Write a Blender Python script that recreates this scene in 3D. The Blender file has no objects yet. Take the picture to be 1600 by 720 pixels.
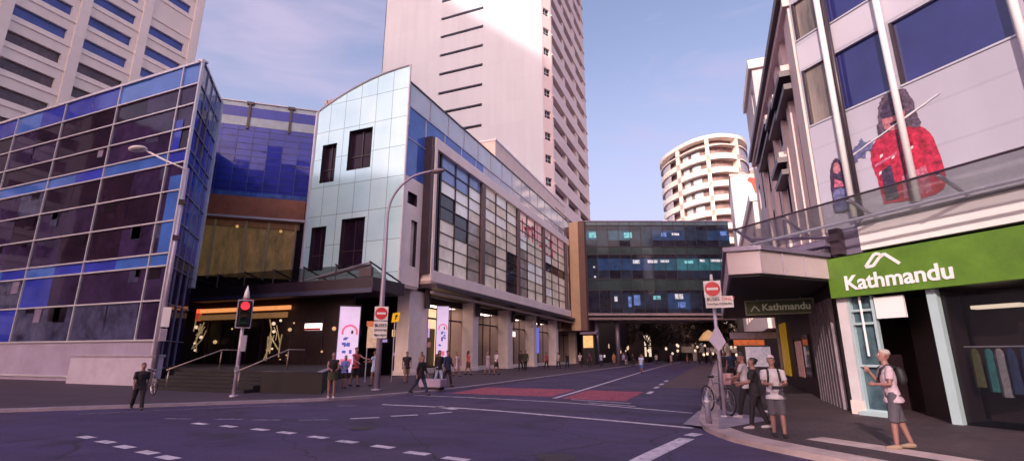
import bpy, bmesh, math, random
from mathutils import Vector, Matrix, noise as mnoise
random.seed(7)
R = math.radians
scene = bpy.context.scene
COL = scene.collection

# ------------------------------------------------------------------ helpers
def lin(r, g, b):
    f = lambda c: (c/255/12.92) if c/255 <= .04045 else ((c/255+.055)/1.055)**2.4
    return (f(r), f(g), f(b))

MATS = {}
def M(name, col, rough=.6, metal=0., var=.12, scale=1.2, bump=0., spec=.5, es=0., ecol=None, alpha=1., trans=0., streak=0.):
    if name in MATS: return MATS[name]
    m = bpy.data.materials.new(name); m.use_nodes = True
    nt = m.node_tree; b = nt.nodes['Principled BSDF']
    geo = nt.nodes.new('ShaderNodeNewGeometry')
    no = nt.nodes.new('ShaderNodeTexNoise'); no.inputs['Scale'].default_value = scale; no.inputs['Detail'].default_value = 6
    no.inputs['Roughness'].default_value = .65
    if streak:
        mp = nt.nodes.new('ShaderNodeVectorMath'); mp.operation = 'MULTIPLY'; mp.inputs[1].default_value = (1, 1, streak)
        nt.links.new(geo.outputs['Position'], mp.inputs[0]); nt.links.new(mp.outputs[0], no.inputs['Vector'])
    else:
        nt.links.new(geo.outputs['Position'], no.inputs['Vector'])
    rp = nt.nodes.new('ShaderNodeValToRGB')
    rp.color_ramp.elements[0].position = .3; rp.color_ramp.elements[1].position = .7
    rp.color_ramp.elements[0].color = (*[c*(1-var) for c in col], 1)
    rp.color_ramp.elements[1].color = (*[min(1, c*(1+var)) for c in col], 1)
    nt.links.new(no.outputs[0], rp.inputs[0]); nt.links.new(rp.outputs[0], b.inputs['Base Color'])
    b.inputs['Roughness'].default_value = rough; b.inputs['Metallic'].default_value = metal
    b.inputs['Specular IOR Level'].default_value = spec
    if trans: b.inputs['Transmission Weight'].default_value = trans
    if alpha < 1: b.inputs['Alpha'].default_value = alpha
    if es:
        b.inputs['Emission Color'].default_value = (*(ecol or col), 1); b.inputs['Emission Strength'].default_value = es
    if bump:
        n2 = nt.nodes.new('ShaderNodeTexNoise'); n2.inputs['Scale'].default_value = scale*14; n2.inputs['Detail'].default_value = 4
        nt.links.new(geo.outputs['Position'], n2.inputs['Vector'])
        bm = nt.nodes.new('ShaderNodeBump'); bm.inputs['Strength'].default_value = bump; bm.inputs['Distance'].default_value = .02
        nt.links.new(n2.outputs[0], bm.inputs['Height']); nt.links.new(bm.outputs[0], b.inputs['Normal'])
    MATS[name] = m
    return m

def wavy(m, strength=.06, scale=.5):
    """slight pillowing of glass sheets so that reflections wobble"""
    nt = m.node_tree; b = nt.nodes['Principled BSDF']
    geo = nt.nodes.new('ShaderNodeNewGeometry'); n = nt.nodes.new('ShaderNodeTexNoise'); n.inputs['Scale'].default_value = scale
    nt.links.new(geo.outputs['Position'], n.inputs['Vector'])
    bm = nt.nodes.new('ShaderNodeBump'); bm.inputs['Strength'].default_value = strength; bm.inputs['Distance'].default_value = .3
    nt.links.new(n.outputs[0], bm.inputs['Height']); nt.links.new(bm.outputs[0], b.inputs['Normal'])
    return m

def brickmat(name, c1, c2, mortar, scale, bw=.5, bh=.25, rough=.75, uvsrc='Position', msize=.02):
    if name in MATS: return MATS[name]
    m = bpy.data.materials.new(name); m.use_nodes = True
    nt = m.node_tree; b = nt.nodes['Principled BSDF']
    geo = nt.nodes.new('ShaderNodeNewGeometry')
    br = nt.nodes.new('ShaderNodeTexBrick'); br.inputs['Scale'].default_value = scale
    br.inputs['Color1'].default_value = (*c1, 1); br.inputs['Color2'].default_value = (*c2, 1); br.inputs['Mortar'].default_value = (*mortar, 1)
    br.inputs['Brick Width'].default_value = bw; br.inputs['Row Height'].default_value = bh; br.inputs['Mortar Size'].default_value = msize
    nt.links.new(geo.outputs['Position'], br.inputs['Vector'])
    no = nt.nodes.new('ShaderNodeTexNoise'); no.inputs['Scale'].default_value = .6; no.inputs['Detail'].default_value = 7
    nt.links.new(geo.outputs['Position'], no.inputs['Vector'])
    mx = nt.nodes.new('ShaderNodeMix'); mx.data_type = 'RGBA'; mx.blend_type = 'MULTIPLY'; mx.inputs[0].default_value = .8
    rp = nt.nodes.new('ShaderNodeValToRGB'); rp.color_ramp.elements[0].position = .3; rp.color_ramp.elements[1].position = .7
    rp.color_ramp.elements[0].color = (.55, .55, .58, 1); rp.color_ramp.elements[1].color = (1, 1, 1, 1)
    nt.links.new(no.outputs[0], rp.inputs[0]); nt.links.new(br.outputs[0], mx.inputs[6]); nt.links.new(rp.outputs[0], mx.inputs[7])
    nt.links.new(mx.outputs[2], b.inputs['Base Color'])
    b.inputs['Roughness'].default_value = rough
    MATS[name] = m
    return m

SPLIT = set('ceiling_light pier display strut lit_window post tube_column pilaster louvre lamp glyph door_frame shop_window header_light pole_clamp window joint beam folding_shutter brace hanger window_hood leg bracket floor_band artwork blade_wall'.split())

class MB:
    def __init__(s): s.v = []; s.f = []; s.mi = []; s.mats = []; s.pieces = []
    def mat(s, m):
        if m not in s.mats: s.mats.append(m)
        return s.mats.index(m)
    def add(s, vs, fs, m):
        i = s.mat(m); n = len(s.v); s.pieces.append((n, len(s.f))); s.v += [tuple(v) for v in vs]
        for f in fs: s.f.append(tuple(n+k for k in f)); s.mi.append(i)
    def quad(s, a, b, c, d, m): s.add([a, b, c, d], [(0, 1, 2, 3)], m)
    def poly(s, pts, m): s.add(pts, [tuple(range(len(pts)))], m)
    def box(s, x0, x1, y0, y1, z0, z1, m):
        s.add([(x0,y0,z0),(x1,y0,z0),(x1,y1,z0),(x0,y1,z0),(x0,y0,z1),(x1,y0,z1),(x1,y1,z1),(x0,y1,z1)],
              [(0,3,2,1),(4,5,6,7),(0,1,5,4),(1,2,6,5),(2,3,7,6),(3,0,4,7)], m)
    def prism(s, pts, z0, z1, m):
        n = len(pts)
        s.add([(*p[:2], z0) for p in pts]+[(*p[:2], z1) for p in pts],
              [tuple(reversed(range(n))), tuple(range(n, 2*n))]+[(i, (i+1) % n, n+(i+1) % n, n+i) for i in range(n)], m)
    def tube(s, pts, rs, m, n=10, cap=True):
        pts = [Vector(p) for p in pts]
        if not hasattr(rs, '__len__'): rs = [rs]*len(pts)
        vs = []; fs = []; up = None
        for i, p in enumerate(pts):
            t = (pts[min(i+1, len(pts)-1)]-pts[max(i-1, 0)]).normalized()
            if up is None:
                up = Vector((0, 0, 1)) if abs(t.z) < .9 else Vector((0, 1, 0))
            a = t.cross(up).normalized(); b = a.cross(t).normalized(); up = b
            for k in range(n):
                w = 2*math.pi*k/n; vs.append(p+(a*math.cos(w)+b*math.sin(w))*rs[i])
        for i in range(len(pts)-1):
            for k in range(n):
                fs.append((i*n+k, i*n+(k+1) % n, (i+1)*n+(k+1) % n, (i+1)*n+k))
        if cap: fs += [tuple(reversed(range(n))), tuple(range((len(pts)-1)*n, len(pts)*n))]
        s.add(vs, fs, m)
    def loft(s, rings, m, n=14):
        """rings: (x, y, z, rx, ry) elliptical horizontal sections"""
        vs = []; fs = []
        for (x, y, z, rx, ry) in rings:
            for k in range(n):
                w = 2*math.pi*k/n; vs.append((x+rx*math.cos(w), y+ry*math.sin(w), z))
        for i in range(len(rings)-1):
            for k in range(n): fs.append((i*n+k, i*n+(k+1) % n, (i+1)*n+(k+1) % n, (i+1)*n+k))
        fs += [tuple(reversed(range(n))), tuple(range((len(rings)-1)*n, len(rings)*n))]
        s.add(vs, fs, m)
    def ball(s, c, r, m, n=10, k=7, sc=(1, 1, 1)):
        s.loft([(c[0], c[1], c[2]-r*sc[2]*math.cos(math.pi*(i+.15)/(k-.7)), r*sc[0]*math.sin(math.pi*(i+.15)/(k-.7)), r*sc[1]*math.sin(math.pi*(i+.15)/(k-.7))) for i in range(k)], m, n)
    def build(s, name, parent=None, smooth=False, bevel=0, local=False, **kw):
        if name in SPLIT and parent is not None and 1 < len(s.pieces) <= 100:      # countable pieces: each one a part of its own
            first = None; ends = s.pieces[1:]+[(len(s.v), len(s.f))]
            for (v0, f0), (v1, f1) in zip(s.pieces, ends):
                q = MB(); q.v = s.v[v0:v1]; q.f = [tuple(k-v0 for k in f) for f in s.f[f0:f1]]; q.mi = [0]*(f1-f0); q.mats = [s.mats[s.mi[f0]]]
                o = q.build(name, parent, smooth, bevel, local, **kw); first = first or o
            return first
        me = bpy.data.meshes.new(name)
        me.from_pydata([tuple(v) for v in s.v], [], s.f); me.update()
        for m in s.mats: me.materials.append(m)
        me.polygons.foreach_set('material_index', s.mi)
        bm = bmesh.new(); bm.from_mesh(me); bmesh.ops.recalc_face_normals(bm, faces=bm.faces)
        if bevel: bmesh.ops.bevel(bm, geom=bm.edges[:], offset=bevel, segments=2, affect='EDGES', profile=.6)
        bm.to_mesh(me); bm.free()
        if smooth:
            for p in me.polygons: p.use_smooth = True
        o = bpy.data.objects.new(name, me); COL.objects.link(o)
        if parent is not None:
            o.parent = parent
            o.matrix_parent_inverse = Matrix.Identity(4) if local else Matrix.Translation(-parent.location)
        tag(o, **kw)
        return o

def tag(o, label=None, cat=None, group=None, kind=None):
    if label: o['label'] = label
    if cat: o['category'] = cat
    if group: o['group'] = group
    if kind: o['kind'] = kind
    return o

def thing(name, label, cat, loc=(0, 0, 0), group=None, rz=0):
    """Empty at the base of a thing; its parts are its children (given in world coordinates when rz == 0)"""
    o = bpy.data.objects.new(name, None); COL.objects.link(o); o.location = loc; o.rotation_euler = (0, 0, rz)
    o.empty_display_size = .3
    return tag(o, label, cat, group)

class FR:
    """facade frame: a runs along the wall, z is up, o points out of the wall"""
    def __init__(s, x, y, dx, dy, ox, oy):
        l = math.hypot(dx, dy); s.P = (x, y); s.d = (dx/l, dy/l); l = math.hypot(ox, oy); s.n = (ox/l, oy/l)
    def p(s, a, z, o=0): return (s.P[0]+s.d[0]*a+s.n[0]*o, s.P[1]+s.d[1]*a+s.n[1]*o, z)
    def box(s, mb, a0, a1, z0, z1, o0, o1, m):
        q = [s.p(a0,z0,o0), s.p(a1,z0,o0), s.p(a1,z0,o1), s.p(a0,z0,o1), s.p(a0,z1,o0), s.p(a1,z1,o0), s.p(a1,z1,o1), s.p(a0,z1,o1)]
        mb.add(q, [(0,3,2,1),(4,5,6,7),(0,1,5,4),(1,2,6,5),(2,3,7,6),(3,0,4,7)], m)
    def quad(s, mb, a0, a1, z0, z1, o, m):
        mb.quad(s.p(a0,z0,o), s.p(a1,z0,o), s.p(a1,z1,o), s.p(a0,z1,o), m)
    def shape(s, mb, pts, o, th, m):
        n = len(pts)
        mb.add([s.p(a, z, o) for a, z in pts]+[s.p(a, z, o+th) for a, z in pts],
               [tuple(range(n)), tuple(range(n, 2*n))]+[(i, (i+1) % n, n+(i+1) % n, n+i) for i in range(n)], m)
    def holewall(s, mb, a0, a1, z0, z1, holes, depth, m, mr=None, ztop=None):
        """wall sheet with recessed openings; ztop(a) gives a shaped top edge"""
        As = sorted({a0, a1, *[h[0] for h in holes], *[h[1] for h in holes]})
        Zs = sorted({z0, z1, *[h[2] for h in holes], *[h[3] for h in holes]})
        if ztop:
            ex = []
            for i in range(len(As)-1):
                k = max(1, int((As[i+1]-As[i])/.5))
                ex += [As[i]+(As[i+1]-As[i])*j/k for j in range(k)]
            As = ex+[As[-1]]
        for i in range(len(As)-1):
            for j in range(len(Zs)-1):
                ca, cz = (As[i]+As[i+1])/2, (Zs[j]+Zs[j+1])/2
                if any(h[0] < ca < h[1] and h[2] < cz < h[3] for h in holes): continue
                if ztop and j == len(Zs)-2:
                    mb.quad(s.p(As[i],Zs[j],0), s.p(As[i+1],Zs[j],0), s.p(As[i+1],ztop(As[i+1]),0), s.p(As[i],ztop(As[i]),0), m)
                else:
                    s.quad(mb, As[i], As[i+1], Zs[j], Zs[j+1], 0, m)
        mr = mr or m
        for h in holes:
            b0, b1, y0, y1 = h
            mb.quad(s.p(b0,y0,0), s.p(b1,y0,0), s.p(b1,y0,-depth), s.p(b0,y0,-depth), mr)
            mb.quad(s.p(b0,y1,0), s.p(b1,y1,0), s.p(b1,y1,-depth), s.p(b0,y1,-depth), mr)
            mb.quad(s.p(b0,y0,0), s.p(b0,y1,0), s.p(b0,y1,-depth), s.p(b0,y0,-depth), mr)
            mb.quad(s.p(b1,y0,0), s.p(b1,y1,0), s.p(b1,y1,-depth), s.p(b1,y0,-depth), mr)

def panes(mb, fr, As, Zs, o, mats, seed=1, tilt=.012, pick=None):
    """glazing as single panes, each set a touch out of true as real glass is"""
    rr = random.Random(seed)
    for i in range(len(As)-1):
        for j in range(len(Zs)-1):
            m = pick(i, j, rr) if pick else rr.choice(mats)
            t = [rr.uniform(-tilt, tilt) for _ in range(3)]; t.append(t[0]+t[2]-t[1])
            mb.quad(fr.p(As[i], Zs[j], o+t[0]), fr.p(As[i+1], Zs[j], o+t[1]), fr.p(As[i+1], Zs[j+1], o+t[2]), fr.p(As[i], Zs[j+1], o+t[3]), m)

def text_mesh(txt, size, m, fr, a, z, o, parent, name='lettering', bold=0.0, mirror=False):
    cu = bpy.data.curves.new('text', 'FONT'); cu.body = txt; cu.size = size; cu.extrude = .01; cu.offset = bold
    to = bpy.data.objects.new('text', cu); COL.objects.link(to)
    dg = bpy.context.evaluated_depsgraph_get()
    me = bpy.data.meshes.new_from_object(to.evaluated_get(dg))
    bpy.data.objects.remove(to)
    for v in me.vertices:
        x, y, zz = v.co
        v.co = fr.p(a+(-x if mirror else x), z+y, o+zz)
    me.materials.clear(); me.materials.append(m); me.name = name
    ob = bpy.data.objects.new(name, me); COL.objects.link(ob)
    if parent is not None:
        ob.parent = parent; ob.matrix_parent_inverse = Matrix.Translation(-parent.location)
    return ob

# ------------------------------------------------------------------ camera
CAM = (21.51, -30.68, 1.65)
cd = bpy.data.cameras.new('camera'); cam = bpy.data.objects.new('camera', cd); COL.objects.link(cam)
cam.location = CAM; cam.rotation_euler = (R(90+14.1), 0, R(22)); cd.sensor_width = 36; cd.lens = 768/1600*36
cd.clip_start = .1; cd.clip_end = 6000
scene.camera = cam

# ------------------------------------------------------------------ world, sun
SUN_EL, SUN_YAW = 24., 3.
w = bpy.data.worlds.new('World'); scene.world = w; w.use_nodes = True
nt = w.node_tree; bg = nt.nodes['Background']
sky = nt.nodes.new('ShaderNodeTexSky'); sky.sky_type = 'NISHITA'; sky.sun_disc = False
sky.sun_elevation = R(SUN_EL); sky.sun_rotation = R(180+SUN_YAW); sky.altitude = 50; sky.air_density = 1.1; sky.dust_density = 4.5; sky.ozone_density = 1.5
tint = nt.nodes.new('ShaderNodeMix'); tint.data_type = 'RGBA'; tint.blend_type = 'MULTIPLY'; tint.inputs[0].default_value = 1
tint.inputs[7].default_value = (2.66, 2.12, 2.2, 1)
nt.links.new(sky.outputs[0], tint.inputs[6])
# thin high cloud, as a world-space noise
tc = nt.nodes.new('ShaderNodeTexCoord')
mp = nt.nodes.new('ShaderNodeMapping'); mp.inputs['Scale'].default_value = (1.1, 1.1, 3.6); mp.inputs['Location'].default_value = (.3, .1, .2)
nt.links.new(tc.outputs['Generated'], mp.inputs[0])
cn = nt.nodes.new('ShaderNodeTexNoise'); cn.inputs['Scale'].default_value = 2.3; cn.inputs['Detail'].default_value = 8; cn.inputs['Roughness'].default_value = .55
cn.inputs['Distortion'].default_value = .5
nt.links.new(mp.outputs[0], cn.inputs['Vector'])
cr = nt.nodes.new('ShaderNodeValToRGB'); cr.color_ramp.elements[0].position = .46; cr.color_ramp.elements[1].position = .70
cr.color_ramp.elements[0].color = (0, 0, 0, 1); cr.color_ramp.elements[1].color = (.75, .75, .75, 1)
nt.links.new(cn.outputs[0], cr.inputs[0])
cm = nt.nodes.new('ShaderNodeMix'); cm.data_type = 'RGBA'
cm.inputs[7].default_value = (5.7, 4.9, 6.9, 1)
nt.links.new(cr.outputs[0], cm.inputs[0]); nt.links.new(tint.outputs[2], cm.inputs[6])
sx = nt.nodes.new('ShaderNodeSeparateXYZ'); nt.links.new(tc.outputs['Generated'], sx.inputs[0])
hz = nt.nodes.new('ShaderNodeMapRange'); hz.interpolation_type = 'SMOOTHSTEP'; hz.inputs[1].default_value = .0; hz.inputs[2].default_value = .62; hz.inputs[3].default_value = .8; hz.inputs[4].default_value = 0
nt.links.new(sx.outputs[2], hz.inputs[0])
hm_ = nt.nodes.new('ShaderNodeMix'); hm_.data_type = 'RGBA'; hm_.inputs[7].default_value = (5.3, 4.85, 7.1, 1)
hy = nt.nodes.new('ShaderNodeMapRange'); hy.interpolation_type = 'SMOOTHSTEP'; hy.inputs[1].default_value = -.35; hy.inputs[2].default_value = .45; nt.links.new(sx.outputs[1], hy.inputs[0])
hp_ = nt.nodes.new('ShaderNodeMath'); hp_.operation = 'MULTIPLY'; nt.links.new(hz.outputs[0], hp_.inputs[0]); nt.links.new(hy.outputs[0], hp_.inputs[1])
nt.links.new(hp_.outputs[0], hm_.inputs[0]); nt.links.new(cm.outputs[2], hm_.inputs[6])
nt.links.new(hm_.outputs[2], bg.inputs[0]); bg.inputs[1].default_value = .12

sd = bpy.data.lights.new('sun', 'SUN'); sd.energy = 4.2; sd.angle = R(.5); sd.color = (1, .86, .74)
sun = bpy.data.objects.new('sun', sd); COL.objects.link(sun)
sv = Vector((-math.sin(R(SUN_YAW))*math.cos(R(SUN_EL)), -math.cos(R(SUN_YAW))*math.cos(R(SUN_EL)), math.sin(R(SUN_EL))))
sun.rotation_euler = sv.to_track_quat('Z', 'Y').to_euler(); sun.location = (0, -40, 60)
scene.view_settings.view_transform = 'Standard'; scene.view_settings.look = 'None'
scene.view_settings.exposure = 0; scene.view_settings.gamma = 1

# ------------------------------------------------------------------ palette
asphalt = M('asphalt', (.044, .022, .098), .82, var=.22, scale=.35, bump=.5)
def worn_asphalt(m):
    nt = m.node_tree; b = nt.nodes['Principled BSDF']; L = nt.links
    src = b.inputs['Base Color'].links[0].from_socket
    geo = nt.nodes.new('ShaderNodeNewGeometry')
    def mult(src, fac_sock, col, f):
        mx = nt.nodes.new('ShaderNodeMix'); mx.data_type = 'RGBA'; mx.blend_type = 'MIX'; mx.inputs[7].default_value = (*col, 1)
        ml = nt.nodes.new('ShaderNodeMath'); ml.operation = 'MULTIPLY'; ml.inputs[1].default_value = f
        L.new(fac_sock, ml.inputs[0]); L.new(ml.outputs[0], mx.inputs[0]); L.new(src, mx.inputs[6]); return mx.outputs[2]
    def ramp(sock, p0, p1, inv=False):
        r = nt.nodes.new('ShaderNodeValToRGB'); r.color_ramp.elements[0].position = p0; r.color_ramp.elements[1].position = p1
        if inv: r.color_ramp.elements[0].color = (1, 1, 1, 1); r.color_ramp.elements[1].color = (0, 0, 0, 1)
        L.new(sock, r.inputs[0]); return r.outputs[0]
    def noise(sc, det=6, vec=None, dist=0):
        n = nt.nodes.new('ShaderNodeTexNoise'); n.inputs['Scale'].default_value = sc; n.inputs['Detail'].default_value = det; n.inputs['Distortion'].default_value = dist
        L.new(vec or geo.outputs['Position'], n.inputs['Vector']); return n.outputs[0]
    # aggregate
    src = mult(src, ramp(noise(38, 3), .52, .68), (.13, .09, .17), .55)
    src = mult(src, ramp(noise(21, 3), .30, .42, True), (.016, .010, .024), .6)
    # oil stains and damp patches
    src = mult(src, ramp(noise(.55, 5, dist=.6), .56, .74), (.015, .009, .022), .9)
    src = mult(src, ramp(noise(.16, 3), .5, .75), (.085, .045, .10), .6)
    # tyre-polished streaks along the cross street
    mp = nt.nodes.new('ShaderNodeMapping'); mp.inputs['Rotation'].default_value = (0, 0, R(12)); mp.inputs['Scale'].default_value = (.06, 1.1, 1); L.new(geo.outputs['Position'], mp.inputs[0])
    src = mult(src, ramp(noise(1.0, 4, mp.outputs[0]), .5, .72), (.026, .016, .04), .75)
    # cracks
    wv = nt.nodes.new('ShaderNodeTexNoise'); wv.inputs['Scale'].default_value = 1.3; L.new(geo.outputs['Position'], wv.inputs['Vector'])
    ad = nt.nodes.new('ShaderNodeVectorMath'); ad.operation = 'MULTIPLY_ADD'; ad.inputs[1].default_value = (.7, .7, 0); L.new(wv.outputs['Color'], ad.inputs[0]); L.new(geo.outputs['Position'], ad.inputs[2])
    vo = nt.nodes.new('ShaderNodeTexVoronoi'); vo.feature = 'DISTANCE_TO_EDGE'; vo.inputs['Scale'].default_value = .30; L.new(ad.outputs[0], vo.inputs['Vector'])
    src = mult(src, ramp(vo.outputs[0], .002, .010, True), (.012, .008, .016), .8)
    L.new(src, b.inputs['Base Color'])
    rr_ = nt.nodes.new('ShaderNodeMapRange'); rr_.inputs[3].default_value = .55; rr_.inputs[4].default_value = .9; L.new(noise(.55, 5, dist=.6), rr_.inputs[0]); L.new(rr_.outputs[0], b.inputs['Roughness'])
worn_asphalt(asphalt)
def chipped(m, under=(.05, .03, .075), p=(.50, .60)):
    nt = m.node_tree; b = nt.nodes['Principled BSDF']; src = b.inputs['Base Color'].links[0].from_socket
    geo = nt.nodes.new('ShaderNodeNewGeometry'); n = nt.nodes.new('ShaderNodeTexNoise'); n.inputs['Scale'].default_value = 5.5; n.inputs['Detail'].default_value = 9; n.inputs['Roughness'].default_value = .75
    nt.links.new(geo.outputs['Position'], n.inputs['Vector']); r = nt.nodes.new('ShaderNodeValToRGB'); r.color_ramp.elements[0].position = p[0]; r.color_ramp.elements[1].position = p[1]
    r.color_ramp.elements[1].color = (.85, .85, .85, 1)
    nt.links.new(n.outputs[0], r.inputs[0]); mx = nt.nodes.new('ShaderNodeMix'); mx.data_type = 'RGBA'; mx.inputs[7].default_value = (*under, 1)
    nt.links.new(r.outputs[0], mx.inputs[0]); nt.links.new(src, mx.inputs[6]); nt.links.new(mx.outputs[2], b.inputs['Base Color'])
asphalt2 = M('asphalt_ground', (.075, .055, .085), .9, var=.2, scale=.2, bump=.3)
paint = M('road_paint', (.58, .50, .62), .7, var=.32, scale=3.5, bump=.2)
paintdim = M('road_paint_worn', (.26, .22, .34), .7, var=.35, scale=4)
redpaint = M('red_road_paint', (.40, .065, .12), .8, var=.25, scale=1.5, bump=.3)
brown_lane = brickmat('brick_lane', (.13, .07, .085), (.10, .055, .07), (.05, .03, .04), 2.2)
pave = brickmat('paving_left', (.078, .043, .075), (.058, .032, .06), (.035, .022, .04), 1.6, .5, .5)
pave_r = brickmat('paving_right', (.075, .042, .058), (.055, .03, .045), (.03, .018, .026), 1.6, .5, .5)
chipped(paint, p=(.55, .66)); chipped(paintdim, p=(.46, .58)); chipped(redpaint, (.07, .038, .07), (.44, .62))
kerb_m = M('kerb_stone', (.27, .215, .29), .8, var=.2, scale=2, bump=.3)
kerb_w = M('kerb_concrete', (.40, .29, .31), .85, var=.25, scale=1.6, bump=.3)
def jointed(m, bw, bh, strength=.12):
    nt = m.node_tree; b = nt.nodes['Principled BSDF']; src = b.inputs['Base Color'].links[0].from_socket
    geo = nt.nodes.new('ShaderNodeNewGeometry'); sp = nt.nodes.new('ShaderNodeSeparateXYZ'); nt.links.new(geo.outputs['Position'], sp.inputs[0])
    ad = nt.nodes.new('ShaderNodeMath'); ad.operation = 'ADD'; nt.links.new(sp.outputs[0], ad.inputs[0]); nt.links.new(sp.outputs[1], ad.inputs[1])
    cb = nt.nodes.new('ShaderNodeCombineXYZ'); nt.links.new(ad.outputs[0], cb.inputs[0]); nt.links.new(sp.outputs[2], cb.inputs[1])
    br = nt.nodes.new('ShaderNodeTexBrick'); br.offset = 0; br.inputs['Scale'].default_value = 1; br.inputs['Brick Width'].default_value = bw; br.inputs['Row Height'].default_value = bh; br.inputs['Mortar Size'].default_value = .035
    br.inputs['Color1'].default_value = (1, 1, 1, 1); br.inputs['Color2'].default_value = (.955, .95, .955, 1); br.inputs['Mortar'].default_value = (1-strength*2, 1-strength*2, 1-strength*2, 1)
    nt.links.new(cb.outputs[0], br.inputs['Vector'])
    st = nt.nodes.new('ShaderNodeTexNoise'); st.inputs['Scale'].default_value = .9; st.inputs['Detail'].default_value = 6; mp = nt.nodes.new('ShaderNodeMapping'); mp.inputs['Scale'].default_value = (1, 1, .07)
    nt.links.new(geo.outputs['Position'], mp.inputs[0]); nt.links.new(mp.outputs[0], st.inputs['Vector'])
    r = nt.nodes.new('ShaderNodeValToRGB'); r.color_ramp.elements[0].position = .35; r.color_ramp.elements[1].position = .6; r.color_ramp.elements[0].color = (1-strength, 1-strength*1.1, 1-strength, 1)
    nt.links.new(st.outputs[0], r.inputs[0])
    for s_ in (br.outputs[0], r.outputs[0]):
        mx = nt.nodes.new('ShaderNodeMix'); mx.data_type = 'RGBA'; mx.blend_type = 'MULTIPLY'; mx.inputs[0].default_value = 1
        nt.links.new(src, mx.inputs[6]); nt.links.new(s_, mx.inputs[7]); src = mx.outputs[2]
    nt.links.new(src, b.inputs['Base Color'])
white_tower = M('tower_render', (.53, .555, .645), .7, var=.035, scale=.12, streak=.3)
cream_lit = M('tower_cream', (.90, .78, .74), .7, var=.05, scale=.3)
jointed(white_tower, 3.4, 4.16, .04); jointed(cream_lit, 6.1, 3.0, .035)
darkwin = M('dark_window', (.022, .010, .020), .12, var=.3, scale=.6)
glass_dark = wavy(M('glass_dark', (.020, .010, .026), .05, var=.5, scale=.5, spec=.16), .03)
blue_glass = wavy(M('blue_glass', (.030, .042, .36), .05, var=.35, scale=.4, spec=.35), .04)
blue_bright = wavy(M('blue_spandrel', (.05, .13, .50), .05, var=.25, scale=.5, spec=.9), .04)
mull_w = M('aluminium_white', (.55, .52, .60), .35, .3, var=.06)
mull_d = M('aluminium_dark', (.055, .035, .05), .4, .2, var=.15)
purple_metal = M('purple_grey_steel', (.20, .16, .25), .45, .3, var=.15, scale=3)
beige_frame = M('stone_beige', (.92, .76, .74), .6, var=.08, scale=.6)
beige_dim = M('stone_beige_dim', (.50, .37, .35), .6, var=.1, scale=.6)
tan = M('brick_tan', (.52, .34, .22), .75, var=.08, scale=.8, bump=.2)
brown = M('brick_brown', (.16, .085, .075), .75, var=.12, scale=.8, bump=.2)
black_mat = M('shade_black', (.012, .006, .010), .6, var=.3)
maroon = M('interior_maroon', (.022, .009, .013), .5, var=.4, scale=1.5)  # near-black maroon: the shade of dark interiors put into the colour
steel = M('galvanised_steel', (.38, .36, .46), .4, .5, var=.12, scale=4)
white_paint = M('white_paint', (.78, .72, .76), .5, var=.04, scale=1.2)
red_paint = M('sign_red', (.62, .04, .06), .4, var=.05)
black_plastic = M('black_plastic', (.014, .010, .014), .35, var=.1)
pale_glass = wavy(M('pale_glass', (.56, .66, .72), .10, var=.12, scale=.25, spec=.8), .03)
lamp_warm = M('lamp_warm', (1, .62, .3), es=2.2, ecol=(1, .55, .25))
lamp_white = M('lamp_white', (1, .9, .85), es=1.4, ecol=(1, .88, .85))

# ------------------------------------------------------------------ the setting: ground, road, pavements, paint
g = MB(); g.quad((-2500, -2500, -.03), (2500, -2500, -.03), (2500, 2500, -.03), (-2500, 2500, -.03), asphalt2)
g.build('ground', kind='structure')
g = MB(); g.poly([(-70, -96, 0), (150, -96, 0), (60, -58, 0), (21, -17, 0), (21, 260, 0), (9.5, 260, 0), (9.5, -9, 0), (-60, -90, 0)], asphalt)
g.build('road', kind='structure')

def arc(pts, n=6):
    """Catmull-Rom smoothing of a plan polyline"""
    P = [Vector(p) for p in pts]; out = []
    for i in range(len(P)-1):
        p0, p1, p2, p3 = P[max(i-1, 0)], P[i], P[i+1], P[min(i+2, len(P)-1)]
        for k in range(n):
            t = k/n
            out.append(.5*((2*p1)+(p2-p0)*t+(2*p0-5*p1+4*p2-p3)*t*t+(3*p1-p0-3*p2+p3)*t**3))
    return [tuple(q) for q in out]+[tuple(P[-1])]

def strip(mb, line, wid, z, m, side=1, z0=None):
    pts = [Vector(p) for p in line]; L = []
    for i, p in enumerate(pts):
        t = (pts[min(i+1, len(pts)-1)]-pts[max(i-1, 0)]).normalized(); nrm = Vector((-t.y, t.x))*side
        L.append((p, p+nrm*wid))
    for i in range(len(L)-1):
        a, b = L[i]; c, d = L[i+1]
        mb.quad((*a, z), (*c, z), (*d, z), (*b, z), m)
        if z0 is not None: mb.quad((*a, z0), (*c, z0), (*c, z), (*a, z), m)

lk = arc([(-62, -86), (-20, -44), (-2, -26.2), (4, -20.2), (6.6, -17.4), (8.4, -15.4), (9.3, -12.7), (9.9, -9), (10.1, -4)])+[(10.1, 70), (10.1, 260)]
g = MB(); g.poly([(*p, .09) for p in lk]+[(-90, 260, .09), (-90, -86, .09)], pave); g.build('pavement', kind='structure')
g = MB(); strip(g, lk, .32, .094, kerb_m, 1, 0); g.build('kerb', kind='structure')
rk = arc([(20.95, 30), (20.95, 0), (20.95, -15), (21.02, -17.6), (21.4, -19.1), (22.2, -20.3), (24.5, -22.6), (30, -28), (40, -38), (58, -56)])
rk = [(20.95, 260)]+rk
g = MB(); g.poly([(*p, .1) for p in rk]+[(150, -56, .1), (150, 260, .1)], pave_r); g.build('pavement', kind='structure')
g = MB(); strip(g, rk, .5, .104, kerb_w, 1, 0); g.build('kerb', kind='structure')
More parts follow.
